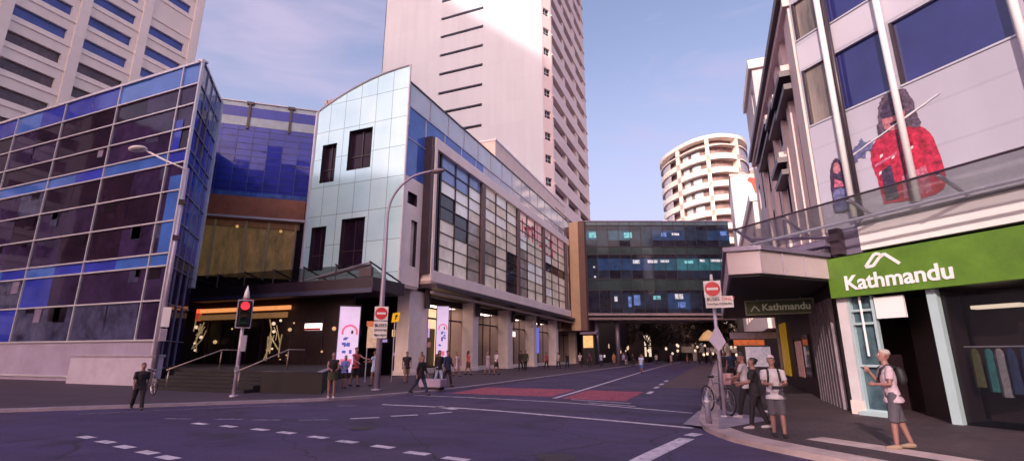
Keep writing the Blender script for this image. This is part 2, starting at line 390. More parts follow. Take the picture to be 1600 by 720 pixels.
# pale concrete pram ramp and second pale band on the right-hand corner
g = MB(); strip(g, arc([(22.9, -19.45), (24.2, -20.6), (25.6, -22.0), (28, -24.4)]), .55, .108, kerb_w, 1); g.build('paving_band', kind='structure')
g = MB(); g.poly([(20.6, -17.4, .012), (21.46, -18.6, .112), (22.6, -16.6, .112), (21.45, -14.6, .112), (20.85, -14.2, .012)], kerb_m); g.build('kerb_ramp', kind='structure')
g = MB(); g.poly([(18.6, -3.5, .004), (20.9, -3.5, .004), (20.9, 45, .004), (18.6, 45, .004)], brown_lane); g.build('parking_lane', kind='structure')

def line(mb, pts, wd, m=paint, z=.008):
    strip(mb, arc(pts, 4), wd/2, z, m, 1); strip(mb, arc(pts, 4), wd/2, z, m, -1)
g = MB()
line(g, [(10.9, -16.1), (14.1, -16.15), (18, -17.1), (20.85, -17.95)], .2)
line(g, [(9.7, -12.4), (13.1, -12.6), (16.85, -13.26), (20.7, -14.8)], .14)
line(g, [(17.2, -12.9), (18.9, -13.5)], .12); line(g, [(16.3, -11.9), (18.6, -12.6)], .12)
line(g, [(12.9, -15.9), (13.9, -16.5)], .28)
g.build('crossing_line', kind='structure')
g = MB(); line(g, [(15.55, -11.6), (15.45, -6), (15.0, 10), (14.3, 39), (14.0, 90)], .17); g.build('centre_line', kind='structure')
g = MB(); line(g, [(20.05, -23.4), (20.22, -22.05), (20.8, -19.5)], .3); line(g, [(20.82, -19.15), (20.98, -18.75)], .26); g.build('stop_line', kind='structure')
g = MB()
for (x, y) in [(12.24,-24.54),(13.0,-24.7),(18.3,-23.2),(17.43,-23.02),(16.59,-22.85),(15.68,-22.57),(14.71,-22.38),(13.8,-22.18),(12.73,-21.97),(11.82,-21.84),(10.71,-21.74),(9.67,-21.69),(11.3,-24.35),(10.4,-24.15),(9.4,-23.95)]:
    line(g, [(x-.24, y+.03), (x+.24, y-.03)], .2)
g.build('lane_dash', kind='structure')
g = MB()
for (x, y, dx, dy) in [(8.22,-21.23,.35,.1),(9.56,-20.82,.33,.14),(10.58,-20.55,.33,.14),(11.71,-20.09,.3,.2),(12.69,-19.28,.28,.25),(13.34,-18.41,.25,.28),(13.95,-17.5,.2,.3),(10.09,-16.9,.3,.1)]:
    line(g, [(x-dx, y-dy), (x+dx, y+dy)], .16, paintdim if x < 12 else paint)
line(g, [(4.6, -21.6), (6.3, -19.4), (8.4, -17.2)], .14, paintdim)
g.build('guide_dash', kind='structure')
g = MB()
for (x, y) in [(18.62,-7.22),(18.51,-3.55),(18.47,-.6),(18.4,3)]: line(g, [(x, y-.7), (x, y+.7)], .22)
g.build('parking_dash', kind='structure')
g = MB(); g.poly([(10.6, -10.9, .004), (15.2, -10.9, .004), (15.1, -6.6, .004), (10.4, -6.6, .004)], redpaint)
g.poly([(15.85, -11.6, .004), (18.3, -11.75, .004), (18.3, -6.9, .004), (15.7, -6.7, .004)], redpaint); g.build('red_surfacing', kind='structure')
# utility covers
for (cx, cy, r) in [(18.9,-22.3,.33),(17.0,-24.6,.3),(13.8,-20.8,.3)]:
    g = MB(); g.poly([(cx+r*math.cos(k*math.pi/9), cy+r*math.sin(k*math.pi/9), .009) for k in range(18)], M('iron_cover', (.05,.034,.05), .6, .4, var=.3, scale=9)); g.build('utility_cover', kind='structure')

# ------------------------------------------------------------------ corner shopping centre (long facade x=0, end facade y=0)
shop = thing('shopping_centre', 'pale corner shopping centre with curved glass end wall and long gridded street facade', 'building', (-5, 20, 0))
LF = FR(0, 0, 0, 1, 1, 0)          # a = distance up the street
EF = FR(0, 0, -1, 0, 0, -1)        # a = distance to the left of the corner
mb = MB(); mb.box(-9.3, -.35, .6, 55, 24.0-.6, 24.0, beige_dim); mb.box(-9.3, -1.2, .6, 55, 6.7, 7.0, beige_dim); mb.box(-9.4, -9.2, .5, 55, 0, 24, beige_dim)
mb.build('floor_slab', shop)
ztop = lambda a: 25.0-.026*a*a-.005*a
end_holes = [(7.1, 8.65, 15.75, 19.25), (3.43, 5.85, 16.5, 20.1), (7.4, 8.95, 8.2, 11.9), (3.53, 5.86, 8.2, 12.3)]

def panel_mat():
    m = bpy.data.materials.new('pale_glass_cladding'); m.use_nodes = True
    nt = m.node_tree; b = nt.nodes['Principled BSDF']
    geo = nt.nodes.new('ShaderNodeNewGeometry'); sp = nt.nodes.new('ShaderNodeSeparateXYZ'); nt.links.new(geo.outputs['Position'], sp.inputs[0])
    cb = nt.nodes.new('ShaderNodeCombineXYZ'); ma = nt.nodes.new('ShaderNodeMath'); ma.operation = 'ADD'
    nt.links.new(sp.outputs[0], ma.inputs[0]); nt.links.new(sp.outputs[1], ma.inputs[1])
    nt.links.new(ma.outputs[0], cb.inputs[0]); nt.links.new(sp.outputs[2], cb.inputs[1])
    br = nt.nodes.new('ShaderNodeTexBrick'); br.offset = 0; br.inputs['Scale'].default_value = 1
    br.inputs['Brick Width'].default_value = 1.62; br.inputs['Row Height'].default_value = 2.56; br.inputs['Mortar Size'].default_value = .022; br.inputs['Bias'].default_value = 0
    br.inputs['Color1'].default_value = (.66, .91, .99, 1); br.inputs['Color2'].default_value = (.58, .86, .97, 1); br.inputs['Mortar'].default_value = (.22, .27, .33, 1)
    nt.links.new(cb.outputs[0], br.inputs['Vector'])
    no = nt.nodes.new('ShaderNodeTexNoise'); no.inputs['Scale'].default_value = .35; no.inputs['Detail'].default_value = 5
    nt.links.new(geo.outputs['Position'], no.inputs['Vector'])
    mx = nt.nodes.new('ShaderNodeMix'); mx.data_type = 'RGBA'; mx.blend_type = 'MULTIPLY'; mx.inputs[0].default_value = .5
    rp = nt.nodes.new('ShaderNodeValToRGB'); rp.color_ramp.elements[0].position = .35; rp.color_ramp.elements[1].position = .65
    rp.color_ramp.elements[0].color = (.70, .78, .86, 1)
    nt.links.new(no.outputs[0], rp.inputs[0]); nt.links.new(br.outputs[0], mx.inputs[6]); nt.links.new(rp.outputs[0], mx.inputs[7])
    nt.links.new(mx.outputs[2], b.inputs['Base Color']); b.inputs['Roughness'].default_value = .16; b.inputs['Metallic'].default_value = .22
    return m
pm = panel_mat()
mb = MB(); EF.holewall(mb, 0, 9.6, 6.72, 22.0, end_holes, .45, pm, mull_d, ztop)
mb.build('end_wall', shop)
mb = MB(); pts = [EF.p(a, ztop(a)+.06, .02) for a in [i*.48 for i in range(21)]]; mb.tube(pts, .09, mull_w, 6)
mb.tube([EF.p(0, 6.72, .03), EF.p(0, 25.05, .03)], .1, mull_w, 6); mb.tube([EF.p(9.6, 6.72, .03), EF.p(9.6, ztop(9.6), .03)], .14, mull_w, 6)
mb.build('edge_trim', shop)
for (a0, a1, z0, z1) in end_holes:
    mb = MB(); EF.quad(mb, a0, a1, z0, z1, -.44, glass_dark); wn = mb.build('window', shop)
    f = MB()
    for k in (0, .5, 1): EF.box(f, a0+(a1-a0)*k-.04, a0+(a1-a0)*k+.04, z0, z1, -.43, -.36, mull_d)
    for k in (0, .36, 1): EF.box(f, a0, a1, z0+(z1-z0)*k-.04, z0+(z1-z0)*k+.04, -.431, -.361, mull_d)
    f.build('frame', wn)
# left return of the end block (bluish glazed edge) and soffit
mb = MB(); mb.quad((-9.6, 0, 6.7), (-9.6, 12, 6.7), (-9.6, 12, 22), (-9.6, 0, 22), blue_glass); mb.build('side_wall', shop)
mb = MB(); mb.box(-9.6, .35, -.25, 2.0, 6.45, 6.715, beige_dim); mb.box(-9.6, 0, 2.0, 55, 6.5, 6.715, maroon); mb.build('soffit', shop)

# --- long facade
mb = MB()
LF.quad(mb, .1, 2.7, 15.4, 21.3, 0, blue_bright); LF.quad(mb, 2.7, 14.3, 19.75, 21.3, .002, blue_bright)
LF.quad(mb, 14.3, 51, 19.75, 21.3, 0, M('spandrel_pale', (.50, .50, .60), .1, var=.12, scale=.5, spec=.8))
ob = mb.build('spandrel_glass', shop)
f = MB()
for a in [.1, 2.7]+[2.7+3.25*i for i in range(1, 15)]: LF.box(f, a-.035, a+.035, 19.7, 21.35, 0, .06, mull_w)
LF.box(f, .05, 51, 21.3, 21.42, 0, .09, mull_w); LF.box(f, .1, 2.7, 18.55, 18.62, 0, .06, mull_w)
f.build('mullion', ob)
rail = M('balustrade_glass', (.62, .66, .74), .08, var=.1, scale=.4, spec=.8)
mb = MB(); LF.quad(mb, .1, 51, 21.42, 23.45, .0, rail); b_ = mb.build('roof_balustrade', shop)
f = MB()
for i in range(17): LF.box(f, .1+3.2*i-.03, .1+3.2*i+.03, 21.42, 23.5, 0, .07, steel)
LF.box(f, .05, 51, 23.45, 23.56, -.05, .1, mull_d)
f.build('handrail', b_)
# beige pier with openings left of the big frame
mb = MB(); LF.holewall(mb, .0, 2.7, 6.72, 15.4, [(.55, 1.9, 13.2, 14.2), (1.25, 2.1, 8.3, 12.0)], .3, beige_frame, mull_d); mb.build('corner_pier', shop)
mb = MB(); LF.quad(mb, .55, 1.9, 13.2, 14.2, -.29, glass_dark); LF.quad(mb, 1.25, 2.1, 8.3, 12.0, -.29, M('pane_cream', (.82, .66, .58), .1, var=.25, scale=.7, spec=.7)); mb.build('window', shop)
# dark fin
mb = MB(); LF.box(mb, 2.7, 3.12, 7.9, 19.7, -.2, .75, mull_d); mb.build('fin', shop, bevel=.02)
# beige frame
mb = MB()
LF.box(mb, 3.12, 45.2, 18.75, 19.75, -.4, .85, beige_frame); LF.box(mb, 3.12, 45.2, 7.35, 8.25, -.4, .85, beige_frame)
LF.box(mb, 3.12, 3.5, 8.25, 18.75, -.4, .85, beige_frame); LF.box(mb, 44.2, 45.2, 8.25, 18.75, -.4, .85, mull_d)
mb.build('facade_frame', shop, bevel=.03)
mb = MB(); LF.quad(mb, 3.5, 4.6, 8.25, 18.75, .1, glass_dark)
for a in (3.55, 4.05, 4.55): LF.box(mb, a-.09, a+.09, 8.25, 18.75, .1, .62, mull_d)
for i in range(7): LF.box(mb, 3.5, 4.6, 9.4+1.4*i, 9.5+1.4*i, .1, .3, mull_d)
mb.build('slot_window', shop)
P_SKY = wavy(M('pane_sky', (.22, .32, .62), .06, var=.25, scale=.4, spec=.8), .04)  # sky reflection put into the pane colour
P_CR = wavy(M('pane_reflected_cream', (.84, .68, .58), .1, var=.3, scale=.7, spec=.7, es=.10, ecol=(1, .78, .64)), .03)  # pale pane colours and their glow stand in for reflected sunlit walls
P_WH = wavy(M('pane_white', (.86, .80, .80), .1, var=.2, scale=.8, spec=.7, es=.14, ecol=(1, .86, .82)), .03)
P_GR = wavy(M('pane_grey', (.34, .27, .25), .08, var=.45, scale=.9, spec=.7, es=.04, ecol=(1,.75,.6)), .03)
P_DK = wavy(M('pane_dark', (.035, .025, .032), .06, var=.5, scale=.8, spec=.6), .03)
P_PK = wavy(M('pane_pink', (.78, .52, .54), .1, var=.3, scale=.8, spec=.6, es=.14, ecol=(1, .6, .58)), .03)
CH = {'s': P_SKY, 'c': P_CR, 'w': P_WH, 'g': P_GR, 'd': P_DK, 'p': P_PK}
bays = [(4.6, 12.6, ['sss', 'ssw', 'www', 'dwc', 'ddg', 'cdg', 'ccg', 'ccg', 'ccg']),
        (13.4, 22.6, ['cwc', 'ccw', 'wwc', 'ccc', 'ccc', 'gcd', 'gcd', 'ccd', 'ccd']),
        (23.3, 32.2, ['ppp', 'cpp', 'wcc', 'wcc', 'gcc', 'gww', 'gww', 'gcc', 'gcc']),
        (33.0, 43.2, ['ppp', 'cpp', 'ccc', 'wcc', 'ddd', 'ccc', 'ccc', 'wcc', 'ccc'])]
for (a0, a1, rows) in bays:
    mb = MB(); n = len(rows); dz = 10.5/n; da = (a1-a0)/3
    for r, row in enumerate(rows):
        for c, ch in enumerate(row):
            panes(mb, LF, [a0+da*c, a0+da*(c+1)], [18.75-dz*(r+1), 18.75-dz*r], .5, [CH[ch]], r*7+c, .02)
    bay = mb.build('window_bay', shop)
    f = MB()
    for c in range(4): LF.box(f, a0+da*c-.05, a0+da*c+.05, 8.25, 18.75, .5, .62, mull_d)
    for r in range(1, n): LF.box(f, a0, a1, 18.75-dz*r-.035, 18.75-dz*r+.035, .5, .6, mull_d)
    f.build('mullion', bay)
mb = MB()
for a0, a1 in ((12.6, 13.4), (22.6, 23.3), (32.2, 33.0), (43.2, 44.2)): LF.box(mb, a0, a1, 8.25, 18.75, .0, .8, M('pier_brown', (.15, .09, .10), .5, var=.1))
mb.build('pier', shop)
# red lettering fragments seen in the upper panes
mb = MB(); lr = M('red_glyph', (.72, .03, .10), .4, var=.15)
for (a, z, wd, h) in [(24.6,16.2,.3,1.9),(25.3,16.9,.9,.3),(25.6,15.9,.3,1.3),(26.8,17.2,1.3,.3),(26.8,16.0,.3,1.3),(28.3,15.8,.35,2.2),(28.3,17.7,1.2,.3),(28.3,16.7,.9,.3),(30.2,18.0,.35,.6),(30.2,15.9,.3,2.0),(31.1,15.8,1.0,.3),(33.4,15.2,.35,2.6),(33.4,17.5,1.5,.35),(33.4,16.4,1.2,.3),(33.4,15.2,1.5,.3),(35.8,15.2,1.5,.35),(35.8,16.4,.4,1.3),(35.8,17.5,1.6,.35),(36.9,15.2,.4,1.4)]:
    LF.box(mb, a, a+wd, z, z+h, .505, .53, lr)
mb.build('glyph', shop)
# far end of the facade
mb = MB(); LF.box(mb, 45.2, 47.2, 6.4, 20.5, -.4, .5, purple_metal); LF.quad(mb, 47.2, 51.2, 6.4, 21.4, -.3, P_GR)
for i in range(7): LF.box(mb, 47.2, 51.2, 8+1.9*i, 8.25+1.9*i, .05, .2, mull_d)
mb.build('end_bay', shop)
mb = MB(); mb.box(.9, 2.35, 45.25, 46.6, 5.2, 22.6, tan); mb.build('brick_pillar', shop)
mb = MB(); mb.box(2.352, 3.3, 45.6, 46.9, 5.2, 22.75, brown); mb.box(-3, 2.4, 46.6, 56, 5.2, 22.2, brown); mb.build('brick_pillar', shop)  # brown carries the pillar's darker side, tan its lit front
# roof setback
mb = MB(); mb.box(-7, -1.6, 21, 52, 23.0, 27.4, M('roof_storey_render', (.78,.62,.58), .7, var=.1, scale=.6)); mb.box(-7.1, -1.5, 20.9, 52, 27.4, 27.6, mull_w); mb.build('roof_storey', shop)
# street awning under the frame
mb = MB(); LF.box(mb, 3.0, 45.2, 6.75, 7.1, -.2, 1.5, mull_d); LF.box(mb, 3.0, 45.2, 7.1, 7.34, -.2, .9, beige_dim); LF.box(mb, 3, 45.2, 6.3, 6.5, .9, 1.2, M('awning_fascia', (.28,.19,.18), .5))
for a in (3.6, 13, 22.3, 31.2, 40.4): LF.box(mb, a, a+.35, 5.2, 6.75, .05, .4, mull_d)
mb.build('awning', shop)
# columns and shopfronts
colm = M('column_stone', (.93, .77, .74), .5, var=.1, scale=1.2)
for a0, a1 in ((1.7, 4.4), (12.6, 13.9), (21.3, 22.9), (30.1, 31.3), (39.8, 41), (50.6, 51.8)):
    mb = MB(); LF.box(mb, a0, a1, .09, 6.5, -1.2, -.05, colm); LF.box(mb, a0-.08, a1+.08, .09, .45, -1.28, .03, colm); mb.build('column', shop, bevel=.04)
warm_panel = M('shop_warm', (.55, .36, .2), es=.95, ecol=(1, .62, .36), var=.4, scale=1.1)
cool_panel = M('shop_cool', (.5, .3, .6), es=.5, ecol=(.75, .5, 1), var=.4, scale=2.)
blue_panel = M('shop_blue', (.1, .15, .8), es=.7, ecol=(.15, .22, 1), var=.2)
pink_skin = M('display_pink', (.45, .2, .22), var=.5, scale=2.5, es=.12, ecol=(1,.45,.4))
for i, (a0, a1) in enumerate(((4.4, 12.6), (13.9, 21.3), (22.9, 30.1), (31.3, 39.8), (41, 50.6))):
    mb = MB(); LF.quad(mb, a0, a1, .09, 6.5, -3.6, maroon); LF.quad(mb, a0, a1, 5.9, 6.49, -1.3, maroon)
    mb.quad(LF.p(a0,.1,-3.6), LF.p(a0,.1,-.2), LF.p(a0,6.5,-.2), LF.p(a0,6.5,-3.6), beige_dim)
    mb.quad(LF.p(a1,.1,-3.6), LF.p(a1,.1,-1.2), LF.p(a1,6.5,-1.2), LF.p(a1,6.5,-3.6), beige_dim)
    sf = mb.build('shopfront', shop)
    d = MB(); LF.box(d, a0+.6, a1-.6, 5.86, 5.89, -2.6, -1.7, M('ceiling_light', (1,.85,.75), es=3.5, ecol=(1,.76,.66))); d.build('ceiling_light', sf)
    d = MB(); LF.box(d, a0, a1, .09, .5, -1.5, -1.2, colm); LF.box(d, a0, a1, 4.6, 4.75, -1.45, -1.3, mull_d)
    for k in range(1, 4): LF.box(d, a0+(a1-a0)*k/4-.04, a0+(a1-a0)*k/4+.04, .5, 5.9, -1.4, -1.3, mull_d)
    d.build('glazing_frame', sf)
    d = MB(); rr = random.Random(i+3)
    for k in range(9):
        a = rr.uniform(a0+.3, a1-1.6); z = rr.uniform(.6, 3.5); LF.box(d, a, a+rr.uniform(.3, 1.1), z, z+rr.uniform(.3, 1.5), -3.5, -3.3, rr.choice([warm_panel, maroon, pink_skin, cool_panel, maroon, P_DK]))
    if i == 0: LF.box(d, 9.2, 12.3, 4.0, 5.8, -3.5, -3.3, M('shop_cream', (.7,.5,.3), es=.8, ecol=(1,.72,.42), var=.2)); LF.box(d, 11.2, 12.4, .6, 4.4, -3.4, -3.1, warm_panel)
    if i == 3: LF.box(d, 33.6, 35.2, 1.8, 5.2, -1.2, -1.1, blue_panel)
    if i == 2: LF.box(d, 25.2, 26.4, 3.7, 4.3, -1.2, -1.1, lamp_white)
    d.build('display', sf)
# entrance under the corner overhang
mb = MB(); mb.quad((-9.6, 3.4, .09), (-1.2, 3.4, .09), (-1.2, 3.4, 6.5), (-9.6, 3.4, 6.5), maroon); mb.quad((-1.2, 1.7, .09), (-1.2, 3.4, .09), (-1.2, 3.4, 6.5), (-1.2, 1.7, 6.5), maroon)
sf = mb.build('shopfront', shop)
d = MB()
for k in range(8): d.box(-9.4+k*1.15, -9.32+k*1.15, 3.2, 3.3, .1, 6.4, mull_d)
d.box(-9.5, -1.3, 3.2, 3.32, 3.9, 4.05, mull_d); d.build('glazing_frame', sf)
d = MB(); rr = random.Random(9)
for k in range(16):
    x = rr.uniform(-9.2, -1.8); z = rr.uniform(.3, 3.4); d.box(x, x+rr.uniform(.2, .8), 3.25, 3.35, z, z+rr.uniform(.2, 1.1), rr.choice([maroon, maroon, pink_skin, warm_panel, P_DK, cool_panel]))
d.build('display', sf)

# ------------------------------------------------------------------ atrium between the two glass blocks
atr = thing('glass_atrium', 'tall blue glazed atrium recessed between the dark glass block and the pale shopping centre', 'building', (-16, 2, 0))
AF = FR(-20.0, -4.3, .777, .629, .629, -.777)     # a runs to the right
AL = 14.2
mb = MB(); panes(mb, AF, [AL*i/11 for i in range(12)], [13.6+.83*i for i in range(11)], 0, [blue_glass, blue_glass, wavy(M('blue_deep', (.028, .038, .33), .05, var=.4, scale=.9, spec=.35), .05)], 3, .008); AF.quad(mb, 0, AL, 13.2, 15.6, .014, wavy(M('blue_mid', (.05, .12, .42), .05, var=.6, scale=1.6, spec=.9), .05))
gw = mb.build('glass_wall', atr)
f = MB()
for i in range(12): AF.box(f, AL*i/11-.02, AL*i/11+.02, 13.4, 21.9, 0, .04, M('mull_blue', (.05, .07, .25), .4))
for i in range(14): AF.box(f, 0, AL, 13.4+.62*i-.012, 13.4+.62*i+.012, 0, .03, M('mull_blue', (.05, .07, .25), .4))
f.build('mullion', gw)
sg_p = M('strip_glass', (.30, .36, .46), .15, var=.2, spec=.4); mb = MB(); AF.quad(mb, 0, AL, 21.9, 22.75, .016, sg_p); AF.quad(mb, 0, AL, 22.75, 23.75, .02, blue_glass); AF.quad(mb, 0, AL, 23.75, 24.2, 0, sg_p)
rb = mb.build('roof_strip', atr); f = MB()
for a in (1.2, 4.6, 8.1, 11.6, 14): AF.box(f, a-.1, a+.1, 21.6, 24.2, 0, .14, mull_d); AF.box(f, a-.3, a+.3, 24.0, 24.25, 0, .2, mull_d)
AF.box(f, 0, AL, 24.2, 24.3, -.1, .1, steel); f.build('post', rb)
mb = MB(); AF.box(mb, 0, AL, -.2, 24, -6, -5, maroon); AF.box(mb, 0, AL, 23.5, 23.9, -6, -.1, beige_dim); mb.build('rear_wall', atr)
mb = MB(); AF.box(mb, 2.0, 10.2, 13.0, 15.1, .05, .3, M('reflected_brown', (.30, .10, .06), .5, var=.25)); AF.box(mb, 10.2, 12, 12.6, 14.9, .04, .2, maroon); mb.build('reflected_band', atr)  # brown part of the atrium's reflection, built as a band
ym = wavy(M('reflected_gold', (.30, .165, .055), .22, var=.95, scale=1.7, streak=.3, es=.04, ecol=(1, .66, .3), spec=.7), .3, 1.2)  # golden reflection painted as streaky colour with a faint glow
mb = MB(); AF.quad(mb, 1.6, 9.7, 8.0, 13.2, -.05, ym); AF.box(mb, 1.6, 9.9, 12.4, 13.1, -.04, .1, M('reflected_orange', (.36, .16, .06), .5, var=.3, scale=2)); lw = mb.build('lit_window', atr)  # glowing panel and orange band stand for a reflection, no lit room
f = MB()
for a in (1.6, 3.2, 5.6, 7.4, 9.6): AF.box(f, a-.08, a+.08, 7.8, 13.2, 0, .14, M('frame_ochre', (.42, .33, .2), .5))
f.build('frame', lw)
for a, z in ((4.9, 12.4), (8.4, 12.2)):
    d = MB(); d.ball(AF.p(a, z, .1), .13, M('reflected_amber', (1, .6, .2), es=.5, ecol=(1, .55, .18))); d.build('lamp', lw)  # glowing amber balls, part of the stand-in reflection, no room lamps
mb = MB(); AF.quad(mb, 9.7, AL, 6, 13.2, -.05, glass_dark); AF.quad(mb, 0, AL, -.2, 8, -.6, maroon); dg_ = mb.build('dark_glazing', atr); f = MB()
for a in (10.8, 12.8): AF.box(f, a-.04, a+.04, 6, 13.2, 0, .08, mull_w)
AF.box(f, 1.2, AL, 13.12, 13.3, .3, .42, mull_w); f.build('mullion', dg_)

# ------------------------------------------------------------------ dark blue glass block on the left
blk = thing('glass_office_block', 'dark blue glass office block with white mullions and sharp corner at the left', 'building', (-14, -10, 0))
mb = MB(); mb.prism([(-8.1, -11.6), (-11.9, -7.8), (-19.9, -2.0), (-44, -2.0), (-44, -11.6)], 0, 19.4, maroon); mb.build('core', blk)
BF = FR(-7.36, -12.14, -1, 0, 0, -1); BS = FR(-7.36, -12.14, -.670, .742, .742, .670)
LB = 40.
P_DK2 = wavy(M('pane_ink', (.012, .008, .016), .06, var=.5, scale=.8, spec=.3), .03)
P_V = wavy(M('glass_violet_dark', (.030, .018, .055), .05, var=.5, scale=.4, spec=.2), .03)
mb = MB()
BF.quad(mb, 0, LB, 0, 2.4, 0, M('plinth_panel', (.30, .25, .38), .6, var=.15, scale=.8))
gv2 = wavy(M('glass_plum', (.032, .018, .062), .06, var=.6, scale=.7, spec=.2), .04); gv3 = wavy(M('glass_slate', (.05, .05, .11), .06, var=.6, scale=.9, spec=.4), .04)
aa = [0]+[1.7+3.2*i for i in range(13)]
for z0, z1, ms in [(2.4, 4.6, [gv3, blue_glass, P_V]), (4.6, 6.6, [P_V, gv3, blue_glass]), (7.35, 9.3, [glass_dark, gv2, P_V]), (9.3, 11.2, [glass_dark, gv2, P_V]), (11.2, 13.0, [glass_dark, gv2, gv3]), (13.85, 15.3, [glass_dark, gv2]), (15.3, 16.9, [glass_dark, gv2]), (16.9, 18.3, [glass_dark, gv2])]: panes(mb, BF, aa, [z0, z1], .0, ms, int(z0*10), .02)
for z0, z1 in ((6.6, 7.35), (13.0, 13.85), (18.3, 19.85)): panes(mb, BF, aa, [z0, z1], .0, [blue_bright, blue_bright, blue_glass], int(z0*10), .015)
# patches just proud of the panes, painted as broken reflections
bl1 = M('patch_violet', (.16, .12, .22), .6, var=.3, scale=3); rr = random.Random(4)
for k in range(34):
    a = rr.choice(aa[:-1])+rr.uniform(.2, 1.6); z1 = rr.choice((4.55, 6.5, 9.2, 11.1, 12.9, 15.2, 16.8)); h = rr.uniform(.2, 1.0); BF.quad(mb, a, a+rr.uniform(.4, 1.5), z1-h, z1, .028, rr.choice([bl1, gv3, P_DK2, P_DK2]))
BF.quad(mb, .02, 1.2, 7.42, 12.2, .03, blue_bright); BF.quad(mb, .9, 1.6, 13.9, 16, .03, blue_glass)
gw = mb.build('glass_wall', blk); f = MB()
for z in (6.6, 7.35, 9.3, 11.2, 13.0, 13.85, 15.3, 16.9, 18.3, 19.85, 4.6, 2.4, .35): BF.box(f, -.03, LB, z-.045, z+.045, 0, .12, mull_w)
for i in range(7): BF.box(f, 1.7+6.4*i-.045, 1.7+6.4*i+.045, 2.4, 19.85, 0, .10, mull_w)
BF.box(f, -.06, .06, 0, 19.9, -.06, .1, mull_w); f.build('mullion', gw)
mb = MB(); BS.quad(mb, 0, 5.6, 0, 7.4, 0, P_V); BS.quad(mb, 0, 5.6, 7.4, 16.6, 0, blue_glass); BS.quad(mb, 0, 5.6, 16.6, 19.85, 0, M('glass_grey_blue', (.14, .16, .30), .08, var=.3, spec=.8))
BS.quad(mb, 1.0, 3.4, 14.2, 17.6, .004, P_V); BS.quad(mb, 2.2, 4.6, 8.4, 13.0, .004, blue_bright)
gs = mb.build('glass_wall', blk); f = MB()
for z in (2.4, 4.5, 6.6, 7.4, 9.3, 11.2, 13, 13.85, 15.3, 16.6, 18.3, 19.85): BS.box(f, 0, 5.6, z-.03, z+.03, 0, .08, M('mull_violet', (.26, .25, .42), .4, .3))
for a in (1.4, 2.8, 4.2): BS.box(f, a-.03, a+.03, 0, 19.85, 0, .07, M('mull_violet', (.26, .25, .42), .4, .3))
BS.box(f, 5.5, 5.9, 6, 19.9, -.2, .16, M('edge_column', (.50, .52, .68), .4, .2)); f.build('mullion', gs)
mb = MB(); BF.box(mb, -.05, LB, 19.86, 20.0, -.3, .1, mull_w); BS.box(mb, -.02, 5.8, 19.86, 20.0, -.3, .08, mull_w); mb.build('parapet', blk)
# white plinth wall before the block
pw = MB(); pw.box(-12, -4.9, -13.6, -13.15, .0, 1.5, M('plinth_white', (.42, .36, .48), .7, var=.12)); pw.box(-12.05, -4.85, -13.65, -13.1, 1.5, 1.62, kerb_m)
tag(pw.build('garden_wall', bevel=.02), 'low lavender white planter wall at the foot of the dark glass block', 'wall')

# ------------------------------------------------------------------ entrance canopy, platform, steps, lit doors
can = thing('entrance_canopy', 'dark flat entrance canopy with tilted glass panels on top, left of the corner', 'canopy', (-8, -3, 5))
mb = MB(); mb.box(-19, .75, -4.0, -.3, 5.75, 6.65, M('canopy_dark', (.030, .016, .03), .45, .2, var=.25)); mb.box(-19, .8, -4.12, -4.0, 5.6, 5.95, M('canopy_blue', (.05,.05,.11), .4, .2)); mb.build('fascia', can, bevel=.03)
cg = M('canopy_glass', (.05, .05, .07), .05, var=.4, alpha=.72, spec=.8)
mb = MB(); mb.quad((-19, -3.9, 7.75), (.4, -3.9, 7.55), (-.4, -.2, 6.7), (-19, -.2, 6.7), cg); mb.build('glass_roof', can)
mb = MB()
for i in range(7):
    x = -17+2.9*i; mb.tube([(x, -4, 7.7), (x, -.3, 6.75)], .06, mull_d, 6); mb.tube([(x, -3.9, 6.6), (x, -3.9, 7.7)], .05, mull_d, 6)
mb.tube([(-6, -3.5, 6.75), (.3, -3.8, 7.7)], .06, steel, 6); mb.tube([(-4, -3.9, 6.8), (.4, -3.9, 7.5)], .07, mull_d, 6)
mb.box(-.4, .6, -4.05, -3.8, 6.7, 7.3, mull_d); mb.build('strut', can)
pl = MB(); pl.prism([(-7, -12.5), (3.3, -12.6), (3.5, -14.5), (6.6, -14.3), (-1.5, -4), (-3, 3), (-22, 3), (-22, -10)], 0.0, .93, M('platform_dark', (.013, .007, .011), .75, var=.3))
strip(pl, [(3.5, -14.5), (6.6, -14.3), (-1.5, -4), (-3, 3)], .28, .938, kerb_m, 1)
tag(pl.build('entrance_platform'), 'raised dark entrance platform with pale stone edge beside the steps', 'platform')
stp = thing('entrance_steps', 'dark stone steps rising to the entrance platform under the canopy', 'steps', (.8, -14, 0))
sm = M('step_stone', (.014, .008, .013), .75, var=.25, scale=2)
for i in range(6):
    mb = MB(); mb.box(-3.4, 3.4, -15.2+.42*i, -12.4, .09+.14*i, .09+.14*(i+1)-.004, sm); mb.build('step', stp, bevel=.012)
rail_m = M('rail_bronze', (.36, .26, .24), .35, .6)
for (x, lab) in ((-1.5, 'slanting metal handrail on the entrance steps, nearest the glass block'), (2.9, 'slanting metal handrail on the entrance steps, nearest the traffic light')):
    t = thing('handrail', lab, 'handrail', (x, -15.2, .09), 'handrails on the entrance steps')
    mb = MB(); mb.tube([(x, -15.2, .95), (x, -12.6, 1.85), (x, -11.6, 1.85)], .035, rail_m, 8); mb.build('rail', t, smooth=True)
    for y, z0, z1 in ((-15.1, .1, .97), (-12.6, .93, 1.85)):
        mb = MB(); mb.tube([(x, y, z0), (x, y, z1)], .028, rail_m, 8); mb.build('post', t, smooth=True)
ent = thing('mall_entrance', 'dark mall doorway with glowing orange header light beneath the canopy', 'entrance', (-13, -2, .93))
mb = MB(); mb.box(-22, -2.5, -1.9, -1.6, .93, 5.75, maroon); mb.build('door_wall', ent)
mb = MB()
om = M('glow_orange', (1, .4, .15), es=.9, ecol=(1, .36, .12), var=.5, scale=3)
